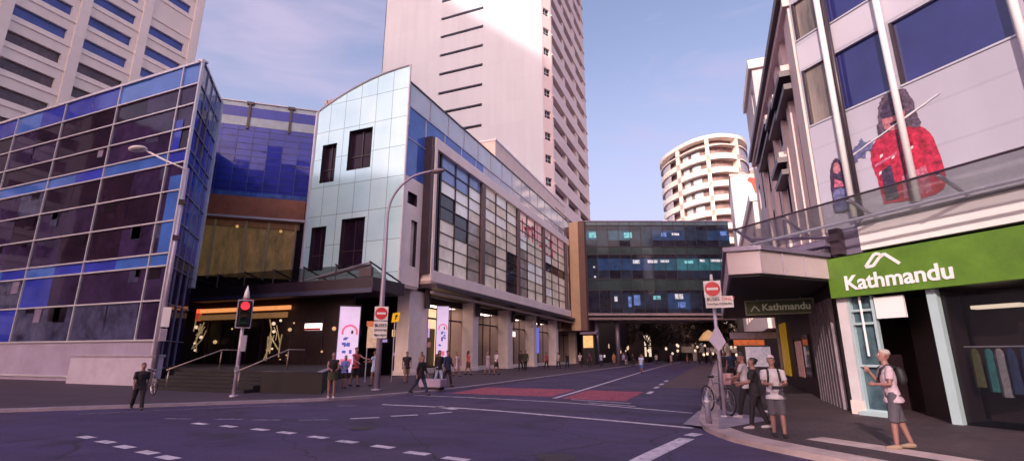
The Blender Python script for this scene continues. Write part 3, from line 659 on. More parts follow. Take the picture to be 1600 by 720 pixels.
mb.box(-18.3, -8.2, -2.2, -2.0, 4.95, 5.25, om); mb.box(-18.0, -8.4, -2.2, -2.05, 4.35, 4.75, M('glow_dim', (.3,.16,.07), es=.16, ecol=(1,.5,.2), var=.6, scale=2)); mb.box(-18.6, -17.9, -2.2, -2.0, 4.3, 5.3, M('glow_red', (.7,.1,.06), es=.3, ecol=(1,.12,.06), var=.5)); mb.build('header_light', ent)
mb = MB()
for k in range(9): mb.box(-17+k*1.5, -16.92+k*1.5, -2.0, -1.9, .93, 4.3, mull_d)
mb.build('door_frame', ent)
mb = MB(); mb.box(-6.6, -5.1, -2.1, -1.92, 3.35, 3.85, lamp_white); mb.box(-6.6, -5.1, -2.12, -2.1, 3.35, 3.5, red_paint); mb.build('lit_sign', ent)
mb = MB(); rr = random.Random(5)
for k in range(10): mb.ball((rr.uniform(-16, -3), -2.2, rr.uniform(1.2, 4.2)), rr.uniform(.06, .16), M('glow_dim2', (.4,.2,.1), es=.6, ecol=(1,.62,.3)), 8, 5)
mb.build('lamp', ent)
gold = M('ornament_gold', (.55, .42, .24), .3, .4, var=.4, scale=4, es=.18, ecol=(1, .7, .35))
for (x, zt, lab) in ((-17.1, 4.6, 'larger gilded lattice ornament at the left side of the mall doorway'), (-9.0, 4.3, 'smaller gilded lattice ornament right of the red traffic light')):
    t = thing('lattice_ornament', lab, 'ornament', (x, -2.5, .93), 'gilded ornaments by the mall doorway')
    rr = random.Random(int(x*7)); mb = MB()
    for q in range(9):
        xa, xb = x+rr.uniform(-.8, .8), x+rr.uniform(-.8, .8); za = zt-rr.uniform(0, 1.4); zb = za-rr.uniform(.7, 2.0)
        mb.tube([(xa, -2.5-.02*q, za), ((xa+xb)/2+rr.uniform(-.2, .2), -2.45-.02*q, (za+zb)/2), (xb, -2.5-.02*q, max(zb, 1.1))], rr.uniform(.03, .06), gold, 6)
    mb.build('brace', t)
    mb = MB(); mb.box(x-.9, x+.9, -2.62, -2.3, .93, 1.25, maroon); mb.build('base', t)
    mb = MB()
    for q in range(4): mb.ball((x+rr.uniform(-.5, .5), -2.55, zt-rr.uniform(.1, 2.8)), rr.uniform(.07, .15), M('ornament_glow', (1,.85,.7), es=.8, ecol=(1,.72,.5)), 8, 5)
    mb.build('lamp', t)

# ------------------------------------------------------------------ central white tower
tw = thing('white_tower', 'tall plain white tower with narrow dark slits rising behind the shopping centre', 'tower', (-15, 55, 20))
TF = FR(-2.73, 43.66, -1, 0, 0, -1); TC = FR(-2.73, 43.66, .45, .893, .893, -.45); TS = FR(-1.605, 45.9, 0, 1, 1, 0)
fl = [23.0+4.16*i for i in range(16)]; ZT = 92.
slits = [(11.8, 21.2, z+2.22, z+2.82) for z in fl]
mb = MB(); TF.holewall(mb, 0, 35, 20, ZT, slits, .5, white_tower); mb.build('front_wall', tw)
for h in slits:
    d = MB(); TF.quad(d, h[0], h[1], h[2], h[3], -.45, darkwin); d.build('slit_window', tw)
sq = [(.45, 2.0, z+2.0, z+3.5) for z in fl]
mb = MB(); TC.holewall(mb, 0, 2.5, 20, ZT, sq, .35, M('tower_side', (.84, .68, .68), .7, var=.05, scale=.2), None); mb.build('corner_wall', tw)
for h in sq:
    d = MB(); TC.quad(d, h[0], h[1], h[2], h[3], -.32, darkwin); wn = d.build('square_window', tw)
    f = MB(); TC.box(f, h[0], h[1], h[2]+.7, h[2]+.78, -.32, -.26, white_tower); TC.box(f, 1.2, 1.26, h[2], h[3], -.319, -.261, white_tower); f.build('frame', wn)
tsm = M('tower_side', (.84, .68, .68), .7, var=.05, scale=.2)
strips_ = []
for z in fl:
    for a0, a1 in ((.5, 7.7), (8.9, 15.9), (17.9, 24.6)): strips_.append((a0, a1, z+1.2, z+2.65))
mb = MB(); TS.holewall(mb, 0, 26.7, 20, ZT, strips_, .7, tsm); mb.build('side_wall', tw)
for h in strips_:
    d = MB(); TS.quad(d, h[0], h[1], h[2], h[3], -.66, darkwin); d.build('strip_window', tw)
mb = MB(); mb.prism([(-3.3, 44.3), (-2.4, 46.1), (-2.4, 73.4), (-37.7, 73.4), (-37.7, 44.5)], 15, ZT-.3, tsm); mb.prism([(-37.73, 43.66), (-37.6, 43.66), (-37.6, 73.5), (-37.73, 73.5)], 20, ZT, white_tower); mb.build('core', tw)
mb = MB()
for z in fl: TS.box(mb, 0, 26.7, z+2.65, z+2.85, 0, .22, tsm)
mb.build('window_hood', tw)

# ------------------------------------------------------------------ apartment tower, top left
lt = thing('apartment_tower', 'cream apartment tower with blue windows between piers at top left', 'tower', (-48, -5, 0))
VF = FR(-41.7, 8.7, 0, -1, 1, 0)
holes = []
for i in range(22):
    for c in range(5):
        if (i+c) % 4 == 2 and c == 0: continue
        z = 1.6+3.0*i; a = 1.75+c*6.1; holes.append((a, a+4.6, z+.5, z+1.75))
mb = MB(); VF.holewall(mb, 0, 32, 0, 68, holes, .35, cream_lit); mb.build('street_wall', lt)
big = [h for h in holes if h[2] > 22][:100]
bw_ = wavy(M('window_blue', (.05, .07, .34), .05, var=.5, scale=.3, spec=.9), .03); bw2 = M('window_brown', (.10, .06, .08), .1, var=.4)
for h in big:
    d = MB(); VF.quad(d, h[0], h[1], h[2], h[3], -.33, bw_ if h[2] > 34 else bw2); d.build('window', lt)
d = MB()
for h in [h for h in holes if h not in big]: VF.quad(d, h[0], h[1], h[2], h[3], -.33, bw2)
d.build('lower_windows', lt, kind='stuff')
mb = MB()
for i in range(22): VF.box(mb, 0, 32, 1.45+3*i, 1.6+3*i, 0, .12, cream_lit)
for c in range(6): VF.box(mb, .25+c*6.1, 1.2+c*6.1, 0, 68, 0, .3, cream_lit)
mb.build('pier', lt)
mb = MB(); mb.box(-56, -42.1, -23.2, 8.6, 0, 67.8, cream_lit); mb.box(-56, -41.72, 8.62, 8.72, 0, 68, cream_lit); mb.build('core', lt)

# ------------------------------------------------------------------ curved balcony tower in the distance
bt = thing('balcony_tower', 'cream curved apartment tower with stacked balconies, sunlit beyond the footbridge', 'tower', (26, 106, 0))
plan = arc([(10.6, 119), (11.05, 114.3), (12.98, 109.2), (16.83, 104.3), (20.33, 101.1), (23.6, 99.8), (27.5, 99.7), (31.1, 102.0), (33.05, 104.5), (34.3, 109.5), (34.5, 118)], 4)
cx, cy = 23.5, 112
ins = lambda k: [(cx+(x-cx)*k, cy+(y-cy)*k) for x, y in plan]
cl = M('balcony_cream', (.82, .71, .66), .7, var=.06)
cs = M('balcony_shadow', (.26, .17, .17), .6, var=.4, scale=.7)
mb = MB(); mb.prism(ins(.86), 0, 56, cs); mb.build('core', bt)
for i in range(15):
    z = 2.0+3.75*i
    d = MB(); d.prism(plan, z, z+.3, cl); d.prism(ins(.995), z+.3, z+.34, cl)
    P2 = ins(.985)
    for k in range(len(plan)-1):
        if z < 54: d.quad((*plan[k], z+.3), (*plan[k+1], z+.3), (*plan[k+1], z+1.5), (*plan[k], z+1.5), cl if k < 28 else M('balustrade_grey', (.36, .30, .34), .2, var=.2))
    fl_ = d.build('balcony', bt)
mb = MB(); mb.prism(ins(1.01), 56.6, 57.6, cl); mb.prism(ins(.7), 57.6, 58.6, cl); mb.build('roof', bt)
mb = MB()
for k in (11, 20, 28):
    (x, y) = plan[k]; (x2, y2) = ins(.84)[k]; (x1, y1) = plan[k+1]
    mb.prism([(x, y), (x1, y1), (x2+.2, y2+.1), (x2, y2)], 0, 56.8, cl)
mb.build('blade_wall', bt)
for i in range(14):
    z = 4.0+3.75*i
    for k0, k1, kk, zz, m in ((28, 36, .97, 1.9, M('bay_glass', (.34, .27, .34), .15, var=.3)), (12, 14, .88, 1.4, pale_glass), (15, 18, .88, 1.4, pale_glass), (5, 9, .965, 1.9, M('bay_glass2', (.50, .42, .46), .15, var=.3))):
        P2 = ins(kk); n_ = k1-k0+1; mb = MB()
        mb.add([(*P2[k], z-.4) for k in range(k0, k1+1)]+[(*P2[k], z+zz) for k in range(k0, k1+1)], [(k, k+1, n_+k+1, n_+k) for k in range(n_-1)], m); mb.build('bay_window', bt)
# dark office block beside it
ob_ = thing('dark_office_block', 'dark glass office block peeking out right of the curved balcony tower', 'building', (42, 118, 0))
mb = MB(); mb.box(34.6, 50, 113, 128, 0, 52, P_DK); mb.build('core', ob_)
mb = MB()
for i in range(13): mb.box(34.5, 50.1, 112.9, 128.1, 3+4*i, 3.6+4*i, purple_metal)
mb.build('floor_band', ob_)

# ------------------------------------------------------------------ row on the right side of the street
bb = thing('billboard_building', 'white walled building carrying a red painted mark, beyond the right-hand shops', 'building', (32, 40, 0))
mb = MB(); mb.prism([(25.2, 35.65), (40, 41.6), (36, 52), (25.4, 47)], 0, 24.0, white_paint); mb.build('wall', bb)
QF = FR(25.2, 35.65, .928, .372, .372, -.928)
mb = MB(); cpts = []
mk = [(3.75,24.0-.15),(4.6,23.75),(4.95,22.6),(4.75,21.2),(4.2,20.7),(4.3,22.0),(4.0,23.0),(3.5,23.4)]
mk = [(a-1.35, z) for a, z in mk]; QF.shape(mb, mk, .01, .02, M('mark_red', (.75, .10, .06), .5)); mb.build('painted_mark', bb)
mb = MB(); QF.quad(mb, 2.0, 3.4, 16.2, 18.3, .004, M('mural_brown', (.45, .30, .24), .6, var=.5, scale=1.2)); mb.build('mural_patch', bb)  # mottled brown patch on the wall
mb = MB(); mb.prism([(25.1, 35.5), (40.1, 41.5), (36, 52.1), (25.3, 47)], 24.0, 24.25, cl); mb.build('parapet', bb)

mid = thing('beige_shop_row', 'beige three storey shop row further along the right side of the street', 'building', (30, 22, 0))
RF = FR(25.0, 8.2, 0, 1, -1, 0)
hs = [(1+4*i, 3.6+4*i, z, z+2.2) for i in range(6) for z in (4.9, 8.6)]
mb = MB(); RF.holewall(mb, 0, 26, 3.4, 12.6, hs, .3, beige_frame); mb.box(25.35, 40, 8.22, 34.18, 3.4, 12.58, beige_frame); mb.quad((25.0,8.2,3.4),(40,8.2,3.4),(40,8.2,12.6),(25.0,8.2,12.6),beige_frame); mb.box(24.8, 40, 8.1, 34.3, 12.6, 13.2, white_paint); mb.build('wall', mid)
for h in hs:
    d = MB(); RF.quad(d, *h, -.27, P_GR); d.build('window', mid)
mb = MB(); mb.box(25.6, 40, 8.3, 34.2, .1, 3.4, maroon); mb.build('shopfront', mid)

nx = thing('pale_neighbour_building', 'tall pale rendered building with small dark recesses next to the poster building', 'building', (30, 4, 0))
NF = FR(25.3, 1.6, 0, 1, -1, 0); NE = FR(25.3, 1.6, 1, 0, 0, -1)
hs = [(1.0, 1.9, z, z+1.6) for z in (8.2, 11.4, 14.4, 17.2)]+[(3.4, 4.8, z, z+1.6) for z in (8.2, 11.4, 14.4)]
mb = MB(); NF.holewall(mb, 0, 6.4, 4.4, 19.6, hs, .5, M('neighbour_render', (.58, .50, .54), .7, var=.1, scale=.4)); NE.box(mb, .55, 12, 4.4, 19.58, -6.3, -.02, M('neighbour_render', (.58, .50, .54), .7)); NE.quad(mb, 0, 12, 4.4, 19.6, 0, M('neighbour_render', (.58, .50, .54), .7)); mb.box(25.1, 37, 1.4, 8.1, 19.6, 20.2, cream_lit); mb.box(25.6, 37, 1.7, 8.1, .1, 4.4, maroon)
mb.build('wall', nx)
for h in hs:
    d = MB(); NF.quad(d, *h, -.47, darkwin); d.build('window', nx)

C_navy_, C_red_, C_olive_ = M('coat_navy', (.02,.03,.09), .85, var=.3, scale=9), M('coat_red', (.3,.03,.05), .85, var=.3, scale=9), M('coat_olive', (.07,.07,.03), .85, var=.3, scale=9)
# ------------------------------------------------------------------ poster building on the right-hand corner
pb = thing('corner_shop_building', 'pale corner building with big skier poster, blue window and green shop sign', 'building', (28, -12, .1))
CF = FR(24.82, -14.23, 1, -1, -1, -1)      # chamfered corner wall, a runs to the right
SF = FR(24.9, -14.1, 0, 1, -1, 0)          # street wall, a runs up the street
panel = M('panel_lilac', (.45, .42, .53), .5, var=.05, scale=.5); jointed(panel, 2.55, 1.1, .06)
band = M('panel_band', (.52, .48, .58), .5, var=.05, scale=.5)
stone_r = M('pilaster_stone', (.70, .54, .54), .65, var=.08, scale=.8)
LC = 17.
# chamfer wall: windows recessed, everything else panels
cw = [(.05, .75, 8.5, 10.38), (1.0, 2.35, 8.5, 10.36), (2.62, 4.9, 8.5, 10.36), (5.2, 7.5, 8.5, 10.36), (7.8, 10.1, 8.5, 10.36), (.05, .75, 11.5, 12.85), (1.0, 2.35, 11.4, 12.85), (2.62, 4.9, 11.4, 12.85), (5.2, 7.5, 11.4, 12.85)]
mb = MB(); CF.holewall(mb, -.02, LC, 5.1, 13.2, cw, .12, panel, mull_w); CF.quad(mb, -.02, LC, 10.45, 11.3, .006, band)
mb.build('poster_wall', pb)
refl = M('window_reflection', (.22, .17, .16), .12, var=.9, scale=1.6, streak=.12, spec=.7)  # streaky reflection painted into the pane colour
bwin = wavy(M('window_deep_blue', (.028, .030, .15), .04, var=.25, scale=.4, spec=.8), .03)
for i, h in enumerate(cw):
    d = MB(); CF.quad(d, *h, -.10, refl if i in (0, 5) else bwin); wn = d.build('window', pb)
    f = MB(); CF.box(f, h[0]-.03, h[1]+.03, h[2]-.05, h[2], -.1, .03, mull_w); CF.box(f, h[0]-.02, h[0]+.05, h[2], h[3], -.1, .02, mull_d); f.build('frame', wn)
mb = MB()
for a in (.95, 2.5, 5.05, 7.65): mb.tube([CF.p(a, 5.3, .16), CF.p(a, 13.6, .16)], .085, white_paint, 10)
for a in (1.12, ): mb.tube([CF.p(a, 5.3, .12), CF.p(a, 13.6, .12)], .06, mull_d, 8)
mb.build('tube_column', pb, smooth=True)
# the poster: flat printed figures on the wall
art = MB(); o = .012
jr = M('poster_red', (.40, .02, .06), .5, var=.75, scale=7); jd = M('poster_dark', (.05, .03, .07), .5, var=.8, scale=12); jb = M('poster_blue', (.12, .12, .26), .5, var=.7, scale=9); jf = M('poster_face', (.42, .15, .19), .5, var=.6, scale=11); jh = M('poster_hair', (.09, .06, .10), .5, var=.85, scale=13); jw = M('poster_white', (.66, .62, .68), .5)
def shp(pts, th, m):
    if len(pts) > 4:        # soft, slightly ragged printed outline
        P2 = arc(pts+[pts[0]], 6)[:-1]; rr = random.Random(len(pts)); pts = [(a+rr.uniform(-.012, .012)*(2.2 if m is jh or m is jb else 1), z+rr.uniform(-.012, .012)*(2.2 if m is jh or m is jb else 1)) for a, z in P2]
    CF.shape(art, pts, o, th, m)
art.v = []
# skier in red, right of the second column
shp([(1.66,5.5),(1.62,6.2),(1.55,6.7),(1.62,7.1),(1.85,7.35),(2.1,7.42),(2.5,7.38),(2.85,7.2),(3.05,6.7),(3.0,5.5)], .004, jr)
shp([(1.80,7.25),(1.88,7.75),(2.0,8.2),(2.15,8.42),(2.45,8.46),(2.7,8.3),(2.8,7.8),(2.82,7.25),(2.5,7.36),(2.1,7.4)], .006, jh)
shp([(2.03,7.5),(2.02,7.85),(2.12,8.05),(2.45,8.05),(2.55,7.8),(2.5,7.5),(2.28,7.36)], .010, jf)
shp([(2.0,7.82),(2.02,8.0),(2.52,8.0),(2.55,7.82),(2.3,7.76)], .014, jd)
shp([(2.26,5.5),(2.25,7.3),(2.29,7.3),(2.31,5.5)], .012, jd); shp([(1.62,6.55),(2.2,6.72),(2.2,6.79),(1.62,6.62)], .0125, M('poster_pink', (.45,.12,.2), .5, var=.8, scale=14)); shp([(2.05,8.0),(2.1,8.2),(2.3,8.27),(2.5,8.18),(2.56,8.0)], .013, jd); shp([(2.16,7.6),(2.2,7.52),(2.34,7.5),(2.42,7.6),(2.3,7.57)], .013, jd)
shp([(1.72,5.55),(1.75,6.4),(2.0,6.5),(2.05,5.55)], .010, jd); shp([(2.15,5.5),(2.2,6.1),(2.75,6.2),(2.8,5.5)], .010, M('poster_pink', (.45,.12,.2), .5, var=.8, scale=14))
for (a, z) in [(1.78,6.75),(2.05,6.62),(2.5,6.7),(1.68,6.3)]: shp([(a,z),(a+.07,z+.03),(a+.09,z+.1),(a+.02,z+.09)], .012, jw)
# dark figure left of the column, with blue spruce shapes
shp([(.33,5.6),(.36,6.5),(.42,6.9),(.52,7.12),(.62,7.2),(.72,7.12),(.8,6.85),(.84,6.4),(.86,5.6)], .004, jd)
shp([(.5,6.82),(.54,7.02),(.66,7.05),(.72,6.85),(.62,6.72)], .008, jf); shp([(.36,5.65),(.38,6.15),(.6,6.3),(.84,6.1),(.84,5.65)], .008, jb); shp([(.45,6.35),(.5,6.6),(.7,6.45),(.75,6.3)], .008, M('poster_pink', (.45,.12,.2), .5))
shp([(1.0,6.95),(1.05,7.1),(1.18,7.3),(1.3,7.36),(1.42,7.5),(1.5,7.34),(1.62,7.32),(1.7,7.18),(1.62,7.05),(1.5,7.08),(1.4,6.9),(1.28,6.98),(1.15,6.86)], .004, jb)
shp([(1.05,7.06),(1.9,7.36),(3.2,7.8),(3.2,7.83),(1.9,7.4),(1.05,7.1)], .016, jw)
art.build('poster', pb)
# fascia, shop sign
mb = MB(); CF.box(mb, .9, LC, 4.4, 5.1, -.2, .03, white_paint); CF.box(mb, .9, LC, 5.1, 5.16, -.2, .12, mull_d); CF.box(mb, -.02, .9, 4.35, 5.1, -.2, .0, purple_metal); mb.build('fascia', pb)
green = M('sign_green', (.095, .185, .022), .4, var=.25, scale=1.4)
mb = MB(); CF.box(mb, -.02, 4.6, 3.17, 4.28, .02, .22, green); sg = mb.build('shop_sign', pb, bevel=.01)
text_mesh('Kathmandu', .55, white_paint, CF, .42, 3.35, .235, sg, bold=.012)
mb = MB()
def ridge(pts, t=.075):
    for i in range(len(pts)-1):
        (a0, z0), (a1, z1) = pts[i], pts[i+1]; dx, dz = a1-a0, z1-z0; l = math.hypot(dx, dz); nx_, nz_ = -dz/l*t/2, dx/l*t/2
        CF.shape(mb, [(a0-nx_, z0-nz_), (a1-nx_, z1-nz_), (a1+nx_, z1+nz_), (a0+nx_, z0+nz_)], .222, .012+.002*i, white_paint)
ridge([(1.05, 3.90), (1.32, 4.2), (1.42, 4.2), (1.50, 4.1)]); ridge([(1.05, 3.9), (1.25, 3.9), (1.42, 4.08), (1.56, 4.17), (1.88, 3.86)])
mb.build('emblem', sg)
# ground floor at the chamfer
cyan = M('frame_cyan', (.45, .56, .62), .4, .2, var=.06)
dglass = wavy(M('door_glass_teal', (.06, .10, .13), .06, var=.6, scale=1.5, spec=.7), .03)
mb = MB(); CF.box(mb, -.02, .28, .1, 3.17, -.3, .02, M('corner_pilaster', (.55, .49, .55), .6, var=.12, scale=1.5)); CF.box(mb, -.05, .3, .1, .45, -.3, .05, stone_r); mb.build('pilaster', pb)
mb = MB(); CF.quad(mb, .28, .95, .2, 3.17, -.1, dglass); dr = mb.build('glass_door', pb)
f = MB()
for a in (.3, .92): CF.box(f, a-.035, a+.035, .2, 3.17, -.1, .02, cyan)
for z in (.22, 1.35, 2.45, 2.8): CF.box(f, .28, .95, z-.03, z+.03, -.09, .015, cyan)
f.build('frame', dr)
mb = MB(); mb.tube([CF.p(.62, 1.6, .02), CF.p(.62, 3.17, .02)], .03, white_paint, 8); CF.box(mb, .2, 1.1, .1, .2, -.1, .15, cyan); mb.build('threshold', pb)
mb = MB(); CF.box(mb, 1.0, 1.7, 2.55, 3.1, -.02, .05, white_paint); mb.build('notice_panel', pb)
mb = MB(); CF.quad(mb, .95, 2.2, .1, 3.17, -1.4, maroon); CF.quad(mb, 2.2, LC, .1, 3.17, -1.6, maroon); mb.quad(CF.p(2.2,.1,-1.6), CF.p(LC,.1,-1.6), CF.p(LC,.1,-.1), CF.p(2.2,.1,-.1), brown); CF.quad(mb, 2.2, LC, .1, 3.17, -.15, M('shop_glass', (.02,.02,.03), .03, alpha=.35, spec=.6)); mb.quad(CF.p(2.2,.1,-.1), CF.p(2.2,.1,-1.4), CF.p(2.2,3.17,-1.4), CF.p(2.2,3.17,-.1), maroon)
for i in range(6): CF.box(mb, 2.2+2.4*i, 2.4+2.4*i, .1, 3.17, -.15, .02, cyan)
CF.box(mb, 4.65, LC, 3.17, 4.4, -.2, .0, mull_d); mb.build('shop_window', pb)
mb = MB(); rr = random.Random(21); coats = [C_navy_, C_red_, C_olive_, M('coat_teal', (.03,.13,.15), .8, var=.3, scale=9), M('coat_grey', (.2,.18,.22), .8, var=.3, scale=9)]
for k in range(26):
    a = 2.5+.22*k+.3*(k//6); h = rr.uniform(.8, 1.1); q = CF.p(a, 1.75-h/2, -.9+rr.uniform(-.1, .1)); mb.loft([(q[0], q[1], 1.75-h, .10, .12), (q[0], q[1], 1.6, .09, .12), (q[0], q[1], 1.72, .07, .10), (q[0], q[1], 1.78, .03, .04)], rr.choice(coats), 7)
mb.tube([CF.p(2.3, 1.82, -.9), CF.p(9, 1.82, -.9)], .02, steel, 6)
for k in range(5): CF.box(mb, 2.6+1.4*k, 3.5+1.4*k, 2.7, 2.78, -1.2, -.9, M('shop_lamp', (1,.85,.7), es=1.0, ecol=(1,.8,.62)))
mb.build('display', pb)
# street wall of the poster building
LS = 15.6
sh = [(1.2, 2.0, 4.6, 9.5), (2.9, 3.5, 5.2, 11.2), (5.0, 5.9, 7.2, 9.4), (5.0, 5.9, 10.2, 12.6), (7.2, 8.4, 5.0, 9.0), (7.2, 8.4, 9.8, 12.8), (9.8, 11.2, 5.0, 8.8), (9.8, 11.2, 9.8, 12.8), (12.6, 14.2, 5, 8.8), (12.6, 14.2, 9.8, 12.8)]
mb = MB(); SF.holewall(mb, 0, LS, 4.4, 13.2, sh, .35, M('street_wall_lilac', (.66, .58, .68), .6, var=.08, scale=.6), mull_d); mb.build('street_wall', pb)
for h in sh:
    d = MB(); SF.quad(d, *h, -.33, darkwin); d.build('window', pb)
mb = MB()
for a, wd, top in ((0, 1.05, 13.2), (2.1, .7, 13.2), (3.7, .7, 13.2), (6.3, .7, 13.2), (8.7, .7, 13.2), (11.5, .8, 13.2)): SF.box(mb, a, a+wd, 4.4, top, 0, .16, stone_r)
mb.build('pilaster', pb)
mb = MB()
for a0, a1, z in ((1.1, 3.7, 11.0), (3.6, 6.2, 11.2), (4.0, 6.3, 8.9), (6.3, 8.7, 11.6), (8.7, 11.5, 11.6)):
    SF.box(mb, a0, a1, z, z+.2, 0, .5, mull_d); SF.box(mb, a0, a1, z-.5, z-.3, 0, .4, mull_d); SF.box(mb, a0, a1, z+.21, z+.42, 0, .42, stone_r)
SF.box(mb, -.1, LS, 13.2, 13.5, -.3, .45, mull_d); SF.box(mb, -.1, LS, 12.9, 13.19, 0, .3, stone_r)
mb.build('louvre', pb)
mb = MB(); mb.prism([(25.4, -11.5), (25.4, 1.4), (45, 1.4), (45, -31.1)], .1, 13.1, maroon); CF.box(mb, 0.1, LC, 3.2, 3.3, -2.3, -.22, maroon); CF.box(mb, .1, LC, 13.0, 13.1, -2.6, -.1, maroon); mb.build('core', pb)
# street level shopfront
mb = MB(); SF.quad(mb, 0, LS, .1, 4.4, -.02, maroon); mb.build('shopfront', pb)
fl_m = M('shutter_grey', (.20, .15, .19), .6, var=.35, scale=2.5)
mb = MB()
for i in range(9): SF.box(mb, 1.0+.42*i, 1.0+.42*i+.2, .1, 3.3, 0, .12, fl_m)
mb.build('folding_shutter', pb)
mb = MB(); SF.box(mb, 12.1, 15.4, .6, 3.2, .02, .12, M('yellow_panel', (.62, .36, .01), .5, es=.12, ecol=(1, .55, .02), var=.1)); mb.build('yellow_panel', pb)
mb = MB()
for (a, z, wd, h, m) in [(6, .8, 1.2, 1.6, P_DK), (8, .7, 1.5, 1.5, pink_skin), (10, 1.1, 1.2, 1.2, maroon)]: SF.box(mb, a, a+wd, z, z+h, 0, .06, m)
mb.build('display', pb)
# awning over the footpath
aw = thing('street_awning', 'boxy beige street awning with dark underside left of the green sign', 'awning', (23.5, -12, 3.7))
mb = MB(); awp = [(22.0, -16.3), (22.82, -16.3), (24.78, -14.3), (24.78, 1.2), (22.0, 1.2)]
mb.prism(awp, 3.72, 4.34, M('awning_cladding', (.50, .39, .43), .55, var=.1, scale=.8)); mb.build('fascia', aw, bevel=.015)
mb = MB(); mb.prism([(21.92, -16.38), (22.86, -16.38), (24.8, -14.42), (24.8, 1.3), (21.92, 1.3)], 4.343, 4.46, purple_metal); mb.build('capping', aw)
mb = MB(); mb.prism([(22.06, -16.2), (22.76, -16.2), (24.72, -14.3), (24.72, 1.1), (22.06, 1.1)], 3.66, 3.717, black_mat)
mb.build('soffit', aw)
mb = MB()
for (x, y) in [(22.82, -16.3), (23.4, -15.72), (24.0, -15.1)]: mb.box(x-.012, x+.012, y-.03, y+.012, 3.72, 4.34, purple_metal)
mb.build('joint', aw)
# glass canopy above it
gc = thing('glass_canopy', 'tilted glass canopy on white beams above the green sign', 'canopy', (25, -15, 5))
GF = FR(24.82, -14.23, 1, -1, -1, -1)
tg = M('canopy_clear_glass', (.36, .40, .46), .05, var=.25, alpha=.62, spec=.8)
mb = MB(); mb.quad(GF.p(-2.2, 5.56, 1.25), GF.p(LC-4, 5.56, 1.25), GF.p(LC-4, 5.2, .05), GF.p(-2.2, 5.0, .05), tg); mb.build('glass_sheet', gc)
mb = MB(); mb.tube([GF.p(-2.2, 5.57, 1.26), GF.p(LC-4, 5.57, 1.26)], .03, mull_d, 6); mb.tube([GF.p(-1.9, 5.05, .9), GF.p(LC-4, 5.1, .75)], .04, steel, 6)
for a in (-2.1, -.4, 1.5, 3.5, 5.5, 7.5): mb.tube([GF.p(a, 5.52, 1.22), GF.p(a, 5.08, -.1 if a > 0 else .2)], .045, steel, 6); 
mb.tube([GF.p(-2.1, 5.3, .6), GF.p(.2, 4.9, .1)], .05, purple_metal, 6)
mb.build('beam', gc)
mb = MB(); GF.box(mb, .25, .5, 4.36, 5.1, .04, .3, mull_d); GF.box(mb, -1.9, .25, 4.62, 4.8, .1, .5, purple_metal); mb.build('bracket', gc)
# hanging sign under the awning
hg = thing('hanging_sign', 'small green and dark hanging shop sign in a pale frame under the street awning', 'sign', (23.8, -10.1, 3.1))
HF = FR(22.72, -9.95, 1, -.17, -.17, -1)
mb = MB(); HF.box(mb, 0, 2.15, 3.1, 3.56, -.06, .06, M('sign_dark_green', (.045, .07, .02), .4, var=.2)); mb.build('panel', hg)
mb = MB(); fm = M('sign_frame_sage', (.30, .30, .20), .5)
HF.box(mb, -.03, 2.18, 3.06, 3.1, -.08, .08, fm); HF.box(mb, -.03, 2.18, 3.56, 3.6, -.08, .08, fm); HF.box(mb, -.05, 0, 3.06, 3.6, -.08, .08, fm); HF.box(mb, 2.15, 2.2, 3.06, 3.6, -.08, .08, fm)
mb.build('frame', hg)
mb = MB()
for a in (.4, 1.8): HF.box(mb, a-.015, a+.015, 3.6, 3.7, -.015, .015, steel)
mb.build('hanger', hg)
sgw = M('sign_lettering_pale', (.55, .55, .42), .5, es=.08)
text_mesh('Kathmandu', .34, sgw, HF, .52, 3.22, .075, hg, bold=.008)
mb = MB(); 
for q in ([(.12,3.2),(.27,3.42),(.36,3.34),(.46,3.2),(.40,3.2),(.34,3.29),(.27,3.35),(.17,3.2)],): HF.shape(mb, q, .061, .012, sgw)
mb.build('emblem', hg)
# post under the awning
po = MB(); po.tube([(24.5, -1.9, .1), (24.5, -1.9, 3.7)], .07, kerb_w, 10); po.tube([(24.5, -1.9, .1), (24.5, -1.9, .18)], .13, kerb_w, 10)
tag(po.build('awning_post', smooth=True), 'thin pale post holding up the awning beside the yellow panel', 'post')
# second, lit shop sign boards deeper under the awning
for (x0, x1, y, z0, z1, m, lab) in [(22.3, 24.7, 0.9, 2.5, 2.85, M('board_lilac', (.35,.27,.36), .5, var=.3, scale=4), 'lilac shop fascia board hanging under the far end of the awning'),
                                 (22.6, 24.4, 5.2, 2.2, 2.7, M('board_orange', (.5,.12,.04), .5, es=.25, ecol=(1,.22,.05), var=.6, scale=3), 'orange glowing shop board beyond the yellow panel'),
                                 (23.2, 24.6, 4.2, .9, 2.1, M('board_white', (.55,.45,.52), .5, es=.25, ecol=(.9,.75,.9), var=.5, scale=3), 'pale lit poster board under the orange glowing board')]:
    t = thing('shop_board', lab, 'sign', ((x0+x1)/2, y, z0)); mb = MB(); mb.box(x0, x1, y, y+.1, z0, z1, m); mb.build('panel', t, bevel=.01)
    mb = MB(); mb.box(x0-.03, x1+.03, y-.02, y+.12, z1, z1+.05, mull_d); mb.box(x0-.03, x1+.03, y-.02, y+.12, z0-.05, z0, mull_d); mb.build('frame', t)

